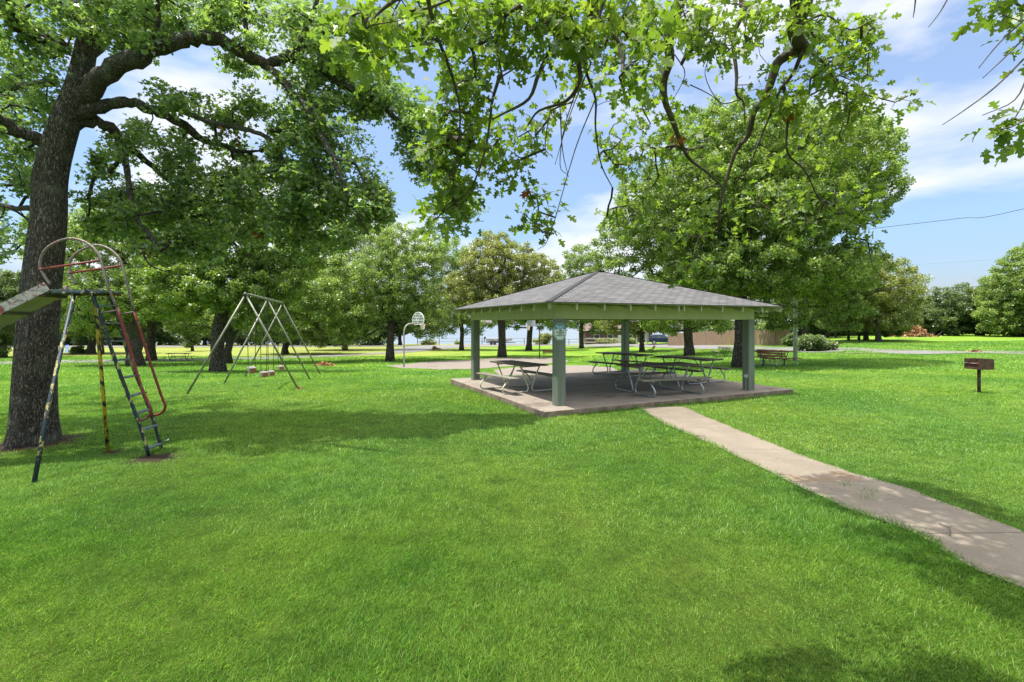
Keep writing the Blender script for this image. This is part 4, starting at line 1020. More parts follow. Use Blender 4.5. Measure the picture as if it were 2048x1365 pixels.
LM = [
 ([(140, 225, 0), (178, 178, -.05), (220, 148, -.1), (273, 116, -.1), (325, 92, -.1), (376, 79, -.05), (420, 75, 0), (461, 92, .1), (496, 112, .2), (528, 127, .3), (562, 118, .3), (597, 104, .4)], (38, 44, 42, 39, 36, 33, 32, 30, 28, 26, 23, 19)),
 ([(590, 108, .35), (640, 70, .4), (700, 62, .5), (760, 40, .8)], (18, 15, 11, 5)),
 ([(590, 106, .35), (610, 60, .3), (632, 10, .2), (650, -60, .1)], (16, 14, 11, 6)),
 ([(580, 115, .35), (632, 134, .5), (684, 168, .6), (754, 205, .8), (791, 236, 1.0), (838, 294, 1.2), (867, 345, 1.4), (900, 400, 1.5), (926, 470, 1.6)], (24, 21, 18, 14, 12, 10, 8, 6, 3)),
 ([(528, 127, .3), (554, 151, .2), (581, 181, .1), (608, 212, 0), (632, 256, 0), (656, 297, -.1), (670, 325, -.1), (687, 369, -.1), (704, 412, 0), (738, 470, .1)], (20, 18, 16, 14, 13, 12, 11, 9, 7, 3)),
 ([(668, 318, -.1), (705, 325, 0), (722, 350, .1), (735, 400, .1)], (8, 7, 6, 3)),
 ([(422, 78, 0), (420, 50, 0), (430, 10, -.1), (436, -50, -.2)], (22, 18, 15, 11)),
 ([(500, 110, .2), (494, 70, .2), (490, 30, .2), (492, -40, .2)], (13, 11, 10, 7)),
 ([(298, 98, -.1), (312, 60, -.2), (318, 30, -.2), (312, -40, -.3)], (12, 11, 9, 6)),
 ([(130, 100, .3), (85, 79, 0), (44, 58, -.2), (17, 34, -.4), (8, -10, -.6), (-30, -80, -.8)], (30, 28, 27, 26, 25, 20)),
 ([(110, 165, .1), (60, 170, .5), (30, 175, .8), (-40, 190, 1.2)], (22, 18, 15, 10)),
 ([(105, 300, 0), (70, 275, -.2), (34, 263, -.4), (0, 238, -.6), (-60, 190, -1)], (34, 28, 24, 20, 13)),
 ([(80, 415, 0), (45, 418, .3), (10, 412, .6), (-60, 400, 1)], (16, 13, 11, 7)),
 ([(140, 232, 0), (190, 220, .1), (232, 206, .2), (273, 208, .3), (308, 222, .4), (342, 236, .5), (376, 256, .6), (403, 279, .7), (444, 290, .9), (478, 303, 1.0), (520, 302, 1.2)], (36, 32, 27, 24, 22, 21, 19, 17, 14, 11, 5)),
 ([(308, 220, .4), (342, 216, .3), (376, 226, .3), (427, 247, .3), (478, 256, .3), (520, 268, .3), (547, 286, .3), (567, 325, .3), (574, 350, .3), (598, 370, .4), (615, 412, .5), (640, 450, .5)], (16, 15, 14, 13, 12, 11, 10, 9, 8, 7, 5, 3)),
 ([(540, 262, .3), (580, 262, .4), (615, 278, .5), (632, 342, .6), (649, 410, .7), (680, 455, .8)], (9, 9, 8, 7, 5, 3)),
 ([(135, 255, 0), (181, 242, .2), (222, 256, .4), (246, 284, .6), (273, 306, .8), (308, 335, 1.0), (335, 362, 1.2), (390, 400, 1.5)], (30, 26, 24, 20, 18, 14, 11, 4)),
 ([(240, 282, .5), (252, 325, .4), (262, 400, .3), (275, 442, .3), (299, 468, .3), (319, 498, .3), (344, 514, .4)], (15, 14, 12, 10, 9, 7, 3)),
 ([(299, 468, .3), (285, 500, .3), (300, 530, .2), (335, 545, .2)], (6, 5, 4, 2)),
 ([(160, 120, .1), (230, 60, 1.0), (300, -40, 2.0), (380, -160, 3.0)], (26, 22, 18, 9)),
 ([(180, 60, .3), (120, -60, 1.5), (60, -200, 2.5)], (22, 18, 8)),
 ([(190, 0, .3), (300, -120, -.8), (420, -260, -1.6)], (22, 18, 8)),
]
for pts, wd_ in LM:
    nodes += limb(mb, [p-OB for p in Q(pts)], [w*kr*.82 for w in wd_], 12, .16)
gaps = [(385, 145, 52, 20), (455, 190, 38, 22), (775, 300, 34, 90), (290, 233, 40, 10), (152, 345, 13, 55), (735, 255, 25, 20), (520, 165, 22, 18), (650, 175, 22, 18), (395, 95, 60, 10)]
def fld(items, rng, gaps=(), over=1.0, lo=1.0, hs=1.0):
    out = []
    for (cx, cy, rx, ry, Y, dY, n) in items:
        for _ in range(int(n*over)):
            for tr_ in range(20):
                a = rng.uniform(0, 2*math.pi); r = math.sqrt(rng.uniform(0, 1)); x, y = cx+rx*r*math.cos(a), cy+ry*r*math.sin(a)
                if not any(((x-g[0])/g[2])**2+((y-g[1])/g[3])**2 < 1 for g in gaps): break
            out.append(np.array(P(x, y, (Y+rng.uniform(-lo, 1.15)*dY)*hs)))
    return out
o0 = OY
FL = [(50, 50, 110, 80, o0, 1.2, 34), (40, 190, 90, 70, o0+.3, 1.3, 26), (0, 330, 90, 90, o0+.3, 1.3, 26), (20, 470, 60, 60, o0+.8, 1, 12), (240, 40, 120, 60, o0, 1.2, 30), (400, 20, 120, 45, o0, 1.2, 28),
      (540, 40, 110, 60, o0+.3, 1.2, 30), (270, 90, 60, 40, o0+1, .5, 10), (640, 110, 70, 60, o0+.4, 1, 20), (720, 150, 80, 60, o0+.7, 1, 24), (800, 215, 70, 60, o0+1, .8, 22), (855, 320, 50, 60, o0+1.3, .6, 17), (905, 415, 42, 60, o0+1.5, .5, 16),
      (300, 290, 80, 45, o0+.6, .9, 18), (430, 330, 100, 50, o0+.9, 1, 30), (350, 190, 55, 30, o0+.2, .8, 8), (480, 225, 70, 40, o0+.5, .8, 16), (570, 250, 70, 50, o0+.3, 1, 18), (640, 340, 70, 70, o0+.3, 1, 28), (550, 390, 110, 70, o0+.7, 1.1, 44), (430, 430, 120, 60, o0+1, 1.2, 42),
      (290, 410, 100, 60, o0+.6, 1.1, 34), (195, 330, 30, 40, o0+.8, .6, 6), (700, 420, 80, 60, o0+.3, .8, 28), (760, 410, 45, 40, o0+.4, .5, 10), (650, 230, 60, 45, o0+.3, .8, 14), (600, 170, 40, 30, o0+.4, .6, 8), (220, 430, 60, 50, o0+.8, .8, 14), (600, 470, 120, 40, o0+.8, .9, 22), (350, 500, 110, 35, o0+.7, .7, 16),
      (560, 330, 60, 50, o0+1.2, .6, 14), (480, 120, 50, 30, o0+1.5, .6, 8), (760, 250, 60, 50, o0+1.2, .5, 12), (830, 270, 50, 60, o0+1.4, .4, 12), (690, 120, 60, 50, o0+.9, .5, 12), (600, 300, 60, 50, o0+1.0, .5, 10), (720, 370, 60, 50, o0+.6, .5, 12)]
OFF = [(100, -160, 230, 130, o0+.5, 2.0, 45), (-180, 100, 130, 260, o0, 1.5, 40), (0, -60, 200, 80, o0+3, 1, 20)]
cl_in = fld(FL, rng, gaps, 1.05, .5); cl_off = fld(OFF, rng)
obn = np.array(OB)
attach_branches(mb, nodes, [c-obn for c in cl_in+cl_off], .0085, .35, .13)
mb.build('trunk', M['bark'], oak, smooth=True)
def clump_leaves(rng, C, per, R, flat=.7):
    C = np.array(C); rad = R*rng.uniform(.6, 1.2, len(C)); d = rng.normal(size=(len(C), per, 3)); d /= np.linalg.norm(d, axis=2)[..., None]
    off = d*(rng.uniform(0, 1, (len(C), per, 1))**.5)*rad[:, None, None]; off[..., 2] *= flat
    return (C[:, None]+off).reshape(-1, 3)
La = clump_leaves(rng, cl_in, 84, .30); V, k = leaf_verts(rng, La-obn, .095, 'cross', .4); 
Lb = clump_leaves(rng, cl_off, 90, .45); V2, k2 = leaf_verts(rng, Lb-obn, .12, 'cross', .4)
np_mesh('crown', np.concatenate([V, V2]), k, M['leaf_oak'], oak)
dc = [P(x, y, o0+dy) for x, y, dy in ((455, 262, .3), (478, 283, 1), (520, 470, .8), (640, 235, .3), (300, 505, .3))]
La = clump_leaves(rng, [np.array(p) for p in dc], 12, .10); V, k = leaf_verts(rng, La-obn, .09, 'cross', .2, .6)
np_mesh('dead_leaves', V, k, M['leaf_red'], oak)

# ------------------------------------------------------------------ oak whose branches hang in front of the camera
rng = np.random.default_rng(21)
hb = Vector((3.6, -3.4, tz(3.6, -3.4)))
hang = empty('oak_tree', hb, 0, label='near oak whose lobed leaf sprays hang down across the top of the view', cat='tree', group='oak trees across the park')
mb = MB(); hbn = np.array(hb)
trunk_mesh(mb, [Vector(q)-hb for q in ((3.6, -3.4, -.2), (3.6, -3.4, .6), (3.55, -3.3, 2), (3.4, -3.1, 3.4), (3.2, -2.8, 5.0), (3.0, -2.4, 7.5))], [.42, .36, .32, .3, .24, .1], 30, 5)
HS = .55
def PX(pts, Y0, Y1=None):
    Y1 = Y0 if Y1 is None else Y1; n = len(pts); return [P(x, y, (Y0+(Y1-Y0)*i/(n-1))*HS) for i, (x, y) in enumerate(pts)]
S1, S2, S3, S4 = Vector((3.35, -3.0, 4.0)), Vector((3.25, -2.85, 4.8)), Vector((3.3, -2.9, 4.4)), Vector((3.5, -3.2, 3.2))
hn_ = []
def hl_(pts, r0, r1, sides=8):
    global hn_
    n = len(pts); r0 *= .6; r1 *= .55
    nn = limb(mb, [p-hb for p in pts], [r0+(r1-r0)*(i/(n-1))**.7 for i in range(n)], sides); hn_ += nn; return nn
hl_([S1, Vector((2.4, -.9, 4.3)), Vector((1.6, .7, 4.0)), Vector((1.42, 1.6, 3.8))]+PX([(1610, -30), (1607, 0), (1603, 20), (1590, 51), (1596, 82), (1607, 99), (1579, 109), (1555, 126), (1545, 154), (1531, 195), (1508, 225), (1497, 270), (1473, 301), (1453, 359), (1439, 417), (1436, 465)], 4.0, 4.7), .11, .006)
hl_(PX([(1607, 99), (1586, 147), (1562, 178), (1545, 219), (1521, 277), (1501, 328), (1490, 349)], 4.2, 4.5), .018, .005, 6)
hl_(PX([(1566, 172), (1579, 219), (1574, 260), (1576, 308), (1610, 342), (1637, 396), (1668, 427)], 4.25, 4.6), .016, .005, 6)
hl_(PX([(1600, 100), (1627, 109), (1661, 143), (1678, 185), (1730, 190), (1790, 205)], 4.2), .014, .005, 6)
hl_(PX([(1600, 50), (1650, 30), (1700, 60), (1745, 40)], 4.1), .012, .004, 6)
hl_([Vector((1.6, .7, 4.0)), Vector((1.2, 1.4, 3.8))]+PX([(1500, -30), (1490, 17), (1467, 75), (1473, 147), (1473, 188), (1487, 205), (1490, 249)], 4.2), .04, .005, 6)
hl_([S2, Vector((1.9, -.9, 4.6)), Vector((1.0, .6, 4.35)), Vector((.85, 1.45, 3.8))]+PX([(1370, -20), (1345, 40), (1337, 89), (1340, 120), (1328, 161), (1330, 202), (1347, 246), (1361, 284), (1379, 318), (1419, 349), (1443, 372)], 4.0, 4.5), .08, .006, 6)
hl_([Vector((1.0, .6, 4.35)), Vector((.5, 1.0, 3.7))]+PX([(1210, -20), (1178, 40), (1178, 82), (1157, 113), (1160, 161), (1133, 202), (1078, 222), (1055, 253)], 3.6), .045, .005, 6)
hl_(PX([(1178, 82), (1171, 137), (1191, 198), (1191, 256), (1202, 328), (1225, 376)], 3.7, 4.3), .014, .004, 6)
hl_([Vector((1.0, .6, 4.35)), Vector((.25, .9, 3.5))]+PX([(1180, 20), (1147, 72), (1106, 99), (1078, 147), (1058, 198), (1010, 226), (986, 239)], 3.4), .04, .005, 6)
hl_([Vector((.25, .9, 3.5))]+PX([(1060, -20), (1041, 10), (1010, 34), (993, 79), (998, 120), (1007, 164)], 3.3), .025, .005, 6)
hl_(PX([(1000, 150), (985, 200), (980, 240), (969, 307), (942, 376), (905, 410), (873, 437)], 3.3, 3.6), .013, .004, 6)
hl_([Vector((.25, .9, 3.5)), Vector((-.05, 1.0, 3.1))]+PX([(850, -40), (790, 0), (750, 34), (720, 80)], 2.6, 2.5), .025, .004, 6)
hl_(PX([(850, -30), (870, 60), (900, 140), (920, 220), (915, 300), (905, 380)], 2.7, 3.5), .014, .004, 6)
hl_([S3, Vector((3.0, -.6, 4.0)), Vector((2.0, .9, 3.2))]+PX([(2150, -60), (2070, 60), (2052, 120)], 3.0), .05, .006, 6)
TWB = [PX([(2048, 118), (1990, 175), (1930, 220), (1885, 250)], 2.9), PX([(2060, 30), (2000, 85), (1957, 137)], 2.9), PX([(2060, 65), (2010, 115), (1965, 157)], 2.9), PX([(2060, 140), (2030, 200), (1965, 231)], 2.9), PX([(1900, -10), (1880, 25), (1857, 55)], 3.4), PX([(1832, -10), (1829, 20), (1826, 36)], 3.4), PX([(2055, 185), (2040, 220), (2015, 258)], 2.9),
       PX([(1190, 200), (1150, 300), (1100, 470), (1075, 500)], 3.9), PX([(1120, 215), (1125, 300), (1137, 355)], 3.7), PX([(1100, 220), (1090, 290), (1098, 310)], 3.7), PX([(1660, 160), (1705, 140), (1745, 155)], 4.2), PX([(1735, 480), (1750, 540), (1800, 575)], 4.6),
       PX([(1380, 170), (1420, 190), (1450, 215)], 4.2), PX([(1480, 200), (1440, 205), (1410, 150), (1425, 100)], 4.2), PX([(1500, 90), (1510, 60), (1520, 110)], 4.2), PX([(1350, 110), (1370, 150), (1340, 210)], 4), PX([(1180, 130), (1140, 230), (1110, 330)], 3.8), PX([(1165, 150), (1130, 250), (1120, 330), (1135, 350)], 3.8)]
for b in TWB: hn_ += limb(mb, [p-hb for p in b], np.linspace(.0031, .0012, len(b)), 5)
FL2 = [(735, 50, 80, 60, 2.45, .2, 24), (750, 125, 40, 30, 2.4, .1, 5), (860, 50, 90, 70, 2.8, .3, 42), (960, 90, 110, 90, 3.3, .4, 62), (925, 240, 60, 90, 3.4, .35, 56), (890, 320, 45, 60, 3.5, .3, 30), (905, 410, 50, 55, 3.6, .25, 34), (995, 335, 55, 45, 3.8, .3, 26), (1080, 420, 42, 55, 4, .25, 22), (1030, 270, 60, 60, 3.9, .3, 22),
       (1080, 50, 120, 60, 3.2, .4, 60), (1200, 45, 120, 60, 3.2, .4, 56), (1275, 135, 50, 40, 2.6, .15, 12), (1330, 50, 100, 60, 3.6, .4, 44), (1310, 200, 55, 60, 4.2, .3, 24), (1275, 320, 60, 80, 4.4, .3, 38), (1250, 420, 40, 50, 4.6, .2, 16), (1360, 330, 80, 90, 4.6, .3, 34), (1400, 470, 90, 60, 4.8, .2, 26),
       (1390, 543, 45, 22, 4.8, .15, 10), (1460, 50, 90, 60, 3.8, .4, 34), (1570, 50, 100, 50, 4, .4, 36), (1680, 110, 70, 60, 4.2, .3, 32), (1715, 60, 45, 38, 4.2, .2, 14), (1640, 200, 100, 60, 4.2, .3, 46), (1560, 170, 70, 60, 4.2, .3, 18), (1710, 200, 45, 35, 4.2, .2, 14), (1795, 205, 26, 20, 4.2, .1, 6),
       (1620, 290, 80, 50, 4.5, .3, 24), (1680, 400, 70, 60, 4.6, .25, 26), (1725, 460, 40, 35, 4.6, .15, 9), (1560, 420, 100, 60, 5, .3, 22), (1480, 150, 50, 70, 4.4, .2, 10), (1150, 120, 60, 40, 3.8, .3, 16), (1110, 190, 60, 40, 3.9, .2, 10), (2015, 12, 40, 18, 3.0, .1, 9), (2015, 262, 45, 28, 2.8, .1, 9), (2060, 90, 25, 60, 3, .1, 5),
       (1220, 260, 30, 60, 4.1, .2, 10), (880, 440, 30, 25, 3.5, .1, 8)]
OFF2 = [(1000, -120, 330, 60, 2.9, .4, 10), (1600, -110, 300, 60, 3.6, .4, 16)]
ci = fld([f if f[1] > 140 else (*f[:6], f[6]*1.3) for f in FL2], rng, (), .80, .4, HS); co = fld(OFF2, rng, (), 1, 1, HS)
hi_c = [np.array([rng.uniform(1.5, 3.2), rng.uniform(2.6, 5.7), rng.uniform(6.1, 6.9)]) for _ in range(150)]
hi_c += [np.array([rng.uniform(2, 5), rng.uniform(-4.5, -1.5), rng.uniform(5, 7)]) for _ in range(30)]
hl_([Vector((3.2, -2.8, 5.0)), Vector((3.0, -1.0, 6.0)), Vector((2.8, 1.4, 6.7)), Vector((2.6, 3.6, 6.8)), Vector((2.4, 5.0, 6.7))], .13, .02)
attach_branches(mb, hn_, [c-hbn for c in hi_c], .004, .3, .08, 5, .05, .03)
attach_branches(mb, hn_, [c-hbn for c in ci+co], .0016, .09, .03, 5, .05, .010)
mb.build('trunk', M['twig'], hang, smooth=True)
C = np.array(ci+co); per = 7
d = rng.normal(size=(len(C), per, 3)); d /= np.linalg.norm(d, axis=2)[..., None]
base_ = (C[:, None]+d*rng.uniform(.0, .075, (len(C), per, 1))).reshape(-1, 3)
V, k = leaf_verts(rng, base_-hbn, .047, 'lobed', .30, .45, dirs=d.reshape(-1, 3))
Lh = clump_leaves(rng, hi_c, 34, .24, .8); Vh, kh = leaf_verts(rng, Lh-hbn, .11, 'lobed', .6)
V = np.concatenate([V, Vh])
np_mesh('crown', V, k, M['leaf_near'], hang)
dc = [np.array(P(x, y, Y*HS)) for x, y, Y in ((1352, 285, 4.3), (1585, 225, 4.3), (1570, 232, 4.3), (1050, 378, 3.9))]
La = clump_leaves(rng, dc, 4, .02); V, k = leaf_verts(rng, La-hbn, .045, 'lobed', .2, .8); np_mesh('dead_leaves', V, k, M['leaf_red'], hang)

# ------------------------------------------------------------------ the other trees
tree('broad dense oak behind the pavilion roof, its tall crown reaching far above it', (1477, 735), 21, (1492, 400),
     [(1500, 400, 200, 120), (1650, 370, 130, 115), (1340, 430, 125, 100), (1560, 290, 170, 60), (1720, 290, 80, 55), (1430, 280, 130, 60), (1500, 540, 190, 60), (1650, 540, 110, 60), (1250, 480, 60, 60), (1230, 540, 60, 40), (1740, 380, 60, 60), (1690, 620, 50, 40), (1550, 630, 60, 25)], 'leaf_bg', .15, 190000, 5, .95, .62, kind='kite')
tree('oak with a bumpy trunk behind the back tables left of the broad oak', (1379, 712), 17, (1375, 560), [(1370, 590, 100, 60), (1400, 510, 100, 60), (1330, 640, 60, 30), (1430, 640, 50, 30)], 'leaf_bg', .22, 34000, 6, 1.5, 1.05)
tree('leaning dark trunk oak just right of the grey light pole', (1611, 689), 15, (1588, 590), [(1600, 560, 90, 60), (1660, 590, 60, 50), (1560, 640, 40, 25), (1650, 540, 60, 50)], 'leaf_bg', .25, 30000, 7, 1.7, 1.2)
tree('yellow green oak with pale leaning trunk on the far right lawn', (1757, 684), 10, (1748, 620), [(1740, 570, 90, 60), (1685, 600, 70, 50), (1790, 600, 52, 45), (1760, 640, 70, 22), (1700, 540, 60, 40)], 'leaf_bg_yellow', .24, 44000, 8, 1.5, 1.05, bark='bark_grey')
for i, (bx, by, w_, lb, mt, E_) in enumerate([
    (1732, 681, 8, 'thick dark double trunk tree behind the pale leaning trunk', 'leaf_bg_dark', [(1730, 620, 60, 40), (1780, 640, 50, 30)]),
    (1718, 680.5, 4, 'slimmer dark trunk tree just left of the thick double trunk', 'leaf_bg', [(1705, 625, 40, 35), (1690, 590, 40, 30)]),
    (1697, 681, 4, 'single thin dark trunk tree between the bush and the double trunk', 'leaf_bg', [(1685, 615, 45, 40)]),
    (1672, 677, 3, 'thin woodland trunk right above the leafy bush', 'leaf_bg_dark', [(1665, 620, 40, 40)]),
    (1655, 676, 4, 'pair of woodland stems above the middle of the bush', 'leaf_bg_dark', [(1650, 615, 45, 40)]),
    (1637, 675, 4, 'woodland tree above the left part of the leafy bush', 'leaf_bg_dark', [(1632, 610, 40, 45)]),
    (1800, 672, 6, 'dark evergreen thicket tree behind the brush pile', 'leaf_bg_dark', [(1800, 640, 45, 32), (1830, 630, 30, 35), (1780, 655, 40, 20)]),
    (1843, 671, 5, 'green thicket tree at the right end of the brush pile', 'leaf_bg', [(1862, 648, 24, 22), (1845, 615, 22, 20)]),
    (1870, 671, 6, 'low grey green thicket tree under the bare dead branches', 'leaf_far', [(1880, 640, 32, 30)]),
    (1912, 672, 8, 'large dark bluish tree under the lower overhead wire', 'leaf_bg_dark', [(1915, 615, 50, 50), (1945, 630, 40, 45), (1890, 640, 40, 34)]),
    (1965, 672, 6, 'dark thicket tree left of the bright tree at the right edge', 'leaf_bg_dark', [(1970, 640, 35, 35), (1990, 600, 30, 40)]),
    (2040, 674, 12, 'tall bright green tree at the far right edge of the lawn', 'leaf_bg', [(2035, 590, 62, 70), (2075, 540, 60, 60), (2000, 630, 40, 42), (2060, 650, 70, 25)]),
    (2150, 676, 12, 'tree at the extreme right whose lower leaves reach into view', 'leaf_bg', [(2150, 580, 90, 90)])]):
    big = max(e[2] for e in E_); tree(lb, (bx, by), w_, (bx, by-70), E_, mt, .30 if i > 5 else .26, 9000+len(E_)*5000+(16000 if big > 58 else 0), 30+i, 1.6, 1.15)
tree('oak left of the near hoop with a straight black trunk', (780, 723), 14, (785, 520), [(790, 560, 90, 80), (850, 520, 50, 50), (715, 625, 75, 50), (850, 630, 55, 45), (860, 665, 35, 16), (700, 665, 40, 18), (785, 480, 55, 38), (700, 560, 60, 50), (860, 500, 40, 35)], 'leaf_bg', .21, 52000, 41, 1.35, .95)
tree('slim far oak just left of the left pavilion post', (923, 701), 8, (925, 600), [(900, 620, 70, 42), (935, 580, 45, 40), (885, 575, 40, 35), (915, 545, 30, 30), (900, 510, 45, 34), (880, 655, 40, 16), (950, 650, 40, 16)], 'leaf_bg', .28, 26000, 42, 1.8, 1.25)
tree('olive tinged oak with thick trunk right of the left pavilion post', (1004, 715), 15, (1005, 560), [(1000, 530, 85, 50), (985, 490, 45, 26), (935, 580, 55, 45), (1075, 560, 55, 50), (1010, 600, 90, 38), (1110, 580, 30, 35)], 'leaf_bg_yellow', .22, 52000, 43, 1.3, .85)
tree('forked V shaped oak behind the far hoop net', (1057, 701.5), 11, (1063, 610), [(1060, 605, 75, 40), (1105, 600, 50, 45), (1020, 630, 45, 26), (1100, 645, 45, 20)], 'leaf_bg', .28, 26000, 44, 1.8, 1.2)
tree('small dark trunk oak right of the front post seen under the beam', (1163, 697), 8, (1163, 600), [(1165, 605, 52, 45), (1160, 540, 40, 50), (1125, 590, 35, 40), (1195, 635, 45, 22), (1205, 590, 40, 40), (1140, 648, 30, 16), (1200, 655, 30, 14)], 'leaf_bg', .28, 30000, 45, 1.8, 1.2)
tree('slim oak seen through the pavilion just right of its back post', (1284, 704), 9, (1284, 600), [(1280, 610, 80, 50), (1300, 650, 55, 20), (1240, 648, 40, 18), (1330, 655, 35, 16)], 'leaf_bg_yellow', .27, 26000, 46, 1.7, 1.15)
tree('thin red brown trunk tree beside the lake house deck', (1184, 685.5), 4, (1184, 640), [(1190, 640, 30, 22)], 'leaf_bg', .3, 6000, 47, 1.7, 1.1)
tree('thick oak trunk directly behind the red slide handrails', (272, 732), 25, (262, 560), [(250, 580, 120, 60), (190, 560, 80, 60), (320, 560, 70, 50), (180, 640, 60, 30), (230, 470, 110, 60), (120, 480, 60, 60)], 'leaf_bg', .19, 46000, 51, 1.4, 1.0)
tree('oak with flared trunk beside the far left picnic table', (303, 722), 15, (300, 590), [(320, 600, 80, 50), (380, 620, 60, 45), (250, 640, 50, 35)], 'leaf_bg', .22, 34000, 52, 1.5, 1.05)
tree('sturdy oak with a split knot standing just left of the swing set', (436, 744), 25, (440, 560), [(440, 570, 120, 60), (520, 590, 80, 50), (350, 560, 80, 60), (470, 490, 100, 45), (560, 560, 70, 60), (380, 490, 70, 40), (340, 610, 60, 35), (530, 640, 50, 22), (520, 440, 110, 45), (350, 440, 90, 45), (620, 500, 70, 45)], 'leaf_bg', .16, 78000, 53, 1.1, .72)
tree('dark trunk oak close behind the sturdy oak left of the swings', (456, 727), 14, (456, 590), [(510, 610, 90, 50), (600, 590, 80, 60), (560, 530, 70, 50), (400, 640, 60, 35), (540, 660, 50, 22)], 'leaf_bg', .21, 40000, 54, 1.5, 1.0)
tree('low drooping oak beyond the footpath seen between the swing legs', (571, 709), 12, (574, 640), [(600, 650, 80, 32), (640, 620, 60, 50), (550, 640, 50, 35), (660, 670, 45, 25)], 'leaf_bg', .24, 38000, 55, 1.6, 1.05)
tree('oak foliage tree filling the gap right of the swing set', (690, 701), 9, (690, 600), [(680, 590, 70, 70), (700, 660, 60, 28), (640, 670, 40, 22), (640, 520, 70, 70), (740, 500, 60, 60), (700, 440, 60, 45)], 'leaf_bg', .27, 40000, 56, 1.7, 1.1)
tree('tree with dark flared trunk beyond the path behind the yellow slide leg', (182, 708), 13, (182, 620), [(180, 620, 80, 55), (120, 600, 60, 60), (230, 640, 60, 35)], 'leaf_bg', .25, 36000, 57, 1.7, 1.15)
tree('thin reddish trunk tree beyond the path left of the thick trunk', (206, 709), 4, (206, 640), [(210, 650, 36, 22)], 'leaf_bg', .25, 8000, 58, 1.7, 1.0)
tree('dark leafy tree at the far left edge behind the giant oak', (2, 716), 14, (0, 600), [(-10, 620, 60, 80), (40, 590, 40, 60), (-40, 690, 40, 25), (15, 680, 18, 26)], 'leaf_bg_dark', .22, 36000, 59, 1.5, 1.1)
tree('small dark conical tree on the dry field beyond the left picnic table', (385, 703), 5, (385, 650), [(385, 668, 20, 30)], 'leaf_bg_dark', .26, 9000, 60, 1.4, .9)
FAR = [(-150, 120, 46), (-40, 90, 40), (60, 85, 34), (140, 80, 40), (230, 75, 38), (320, 85, 42), (410, 75, 36), (490, 80, 42), (570, 80, 38), (650, 75, 44), (730, 80, 40), (800, 60, 34)]
wh = ['far background tree at the extreme left beyond the far road', 'far background tree behind the dark left edge tree', 'far tree behind the giant oak trunk', 'far tree above the tiny blue plastic slide', 'far tree behind the yellow slide pipe', 'far tree behind the red slide handrails', 'far tree above the small conical tree', 'far tree framed by the nearest swing legs',
      'far tree behind the middle of the swing set', 'far tree beyond the pile of leaves right of the swings', 'far tree beyond the road left of the black trunk oak', 'last far tree of the row before the open lake']
for i, (x, rx, ry) in enumerate(FAR):
    tree(wh[i], (x, 691.5-.3*(i % 3)), 7, (x, 650), [(x, 655-4*(i % 3), rx*.7, ry), (x+15, 625, rx*.5, ry*.8)], 'leaf_far' if i % 2 else 'leaf_bg_dark', .42, 15000, 80+i, 2.6, 1.9, group='far trees beyond the road on the left')
def woods(name, label, pts, n, leaf, mat, seed, top):
    rng = np.random.default_rng(seed); P_ = []
    per = n//len(pts)
    for i, (px, py, rx, ry, Y) in enumerate(pts):
        c = P(px, py, Y); k = Y/F; d = rng.normal(size=(per, 3)); d /= np.linalg.norm(d, axis=1)[:, None]
        P_.append(np.array(c)+d*np.array([rx*k, rx*k*.7, ry*k])*rng.uniform(0, 1, (per, 1))**.4)
    V, k = leaf_verts(rng, np.concatenate(P_), leaf, 'kite', .5); o = np_mesh(name, V, k, M[mat], kind='stuff'); return o
r_ = random.Random(2)
woods('woods', None, [(x+r_.uniform(-8, 8), r_.uniform(616, 668), r_.uniform(16, 28), r_.uniform(9, 18), r_.uniform(88, 96)) for x in list(range(1385, 2260, 9))+list(range(1600, 1900, 12))], 80000, .40, 'leaf_bg_dark', 5, 0)
woods('woods', None, [(x+r_.uniform(-6, 6), r_.uniform(650, 668), r_.uniform(14, 22), r_.uniform(7, 13), r_.uniform(82, 90)) for x in range(1575, 1790, 7)], 26000, .36, 'leaf_bg_dark', 15, 0)
woods('woods', None, [(x+r_.uniform(-8, 8), r_.uniform(664, 682), r_.uniform(12, 22), r_.uniform(6, 10), r_.uniform(112, 120)) for x in range(-300, 780, 12)], 40000, .45, 'leaf_bg_dark', 6, 0)
# bushes
def shrub(label, base, ells, mat, leaf, n, seed, name='shrub', cat='shrub', kind='kite', spacing=.4, cr=.35, group=None):
    return tree(label, base, 3, (base[0], base[1]-10), ells, mat, leaf, n, seed, spacing, cr, 'bark_far', name, cat, group, kind=kind)
shrub('dense dark green bush with drooping sprays at the foot of the light pole', (1635, 703), [(1635, 688, 34, 13), (1655, 690, 22, 11), (1612, 692, 16, 9)], 'leaf_bg_dark', .16, 16000, 91, spacing=.6, cr=.5)
shrub('small round dark bush on the dry field beside the flared trunk', (158, 708), [(158, 702, 13, 7)], 'leaf_bg_dark', .18, 4000, 92, spacing=.5, cr=.4)
shrub('pale willowy shrub on the lake bank right of the far hoop pole', (1092, 690), [(1092, 678, 14, 12), (1075, 684, 8, 7)], 'leaf_bg_yellow', .3, 2600, 93, spacing=.9, cr=.7)
shrub('low yellow green shrub below the rail fence near the hoop', (858, 690), [(858, 686, 16, 5)], 'leaf_bg_yellow', .25, 1500, 94, spacing=.6, cr=.5)
shrub('tiny round shrub at the rail fence just left of the pavilion', (914, 689.5), [(914, 686.5, 5, 3)], 'leaf_bg', .22, 600, 95, spacing=.5, cr=.4)
shrub('leafy shrub in front of the lake house behind the back post', (1255, 689), [(1257, 683, 16, 6)], 'leaf_bg', .25, 2200, 96, spacing=.6, cr=.5)
shrub('flowering pale shrub in front of the lake house deck', (1215, 688), [(1213, 682, 22, 5)], 'leaf_bg_yellow', .25, 2200, 97, spacing=.6, cr=.5)
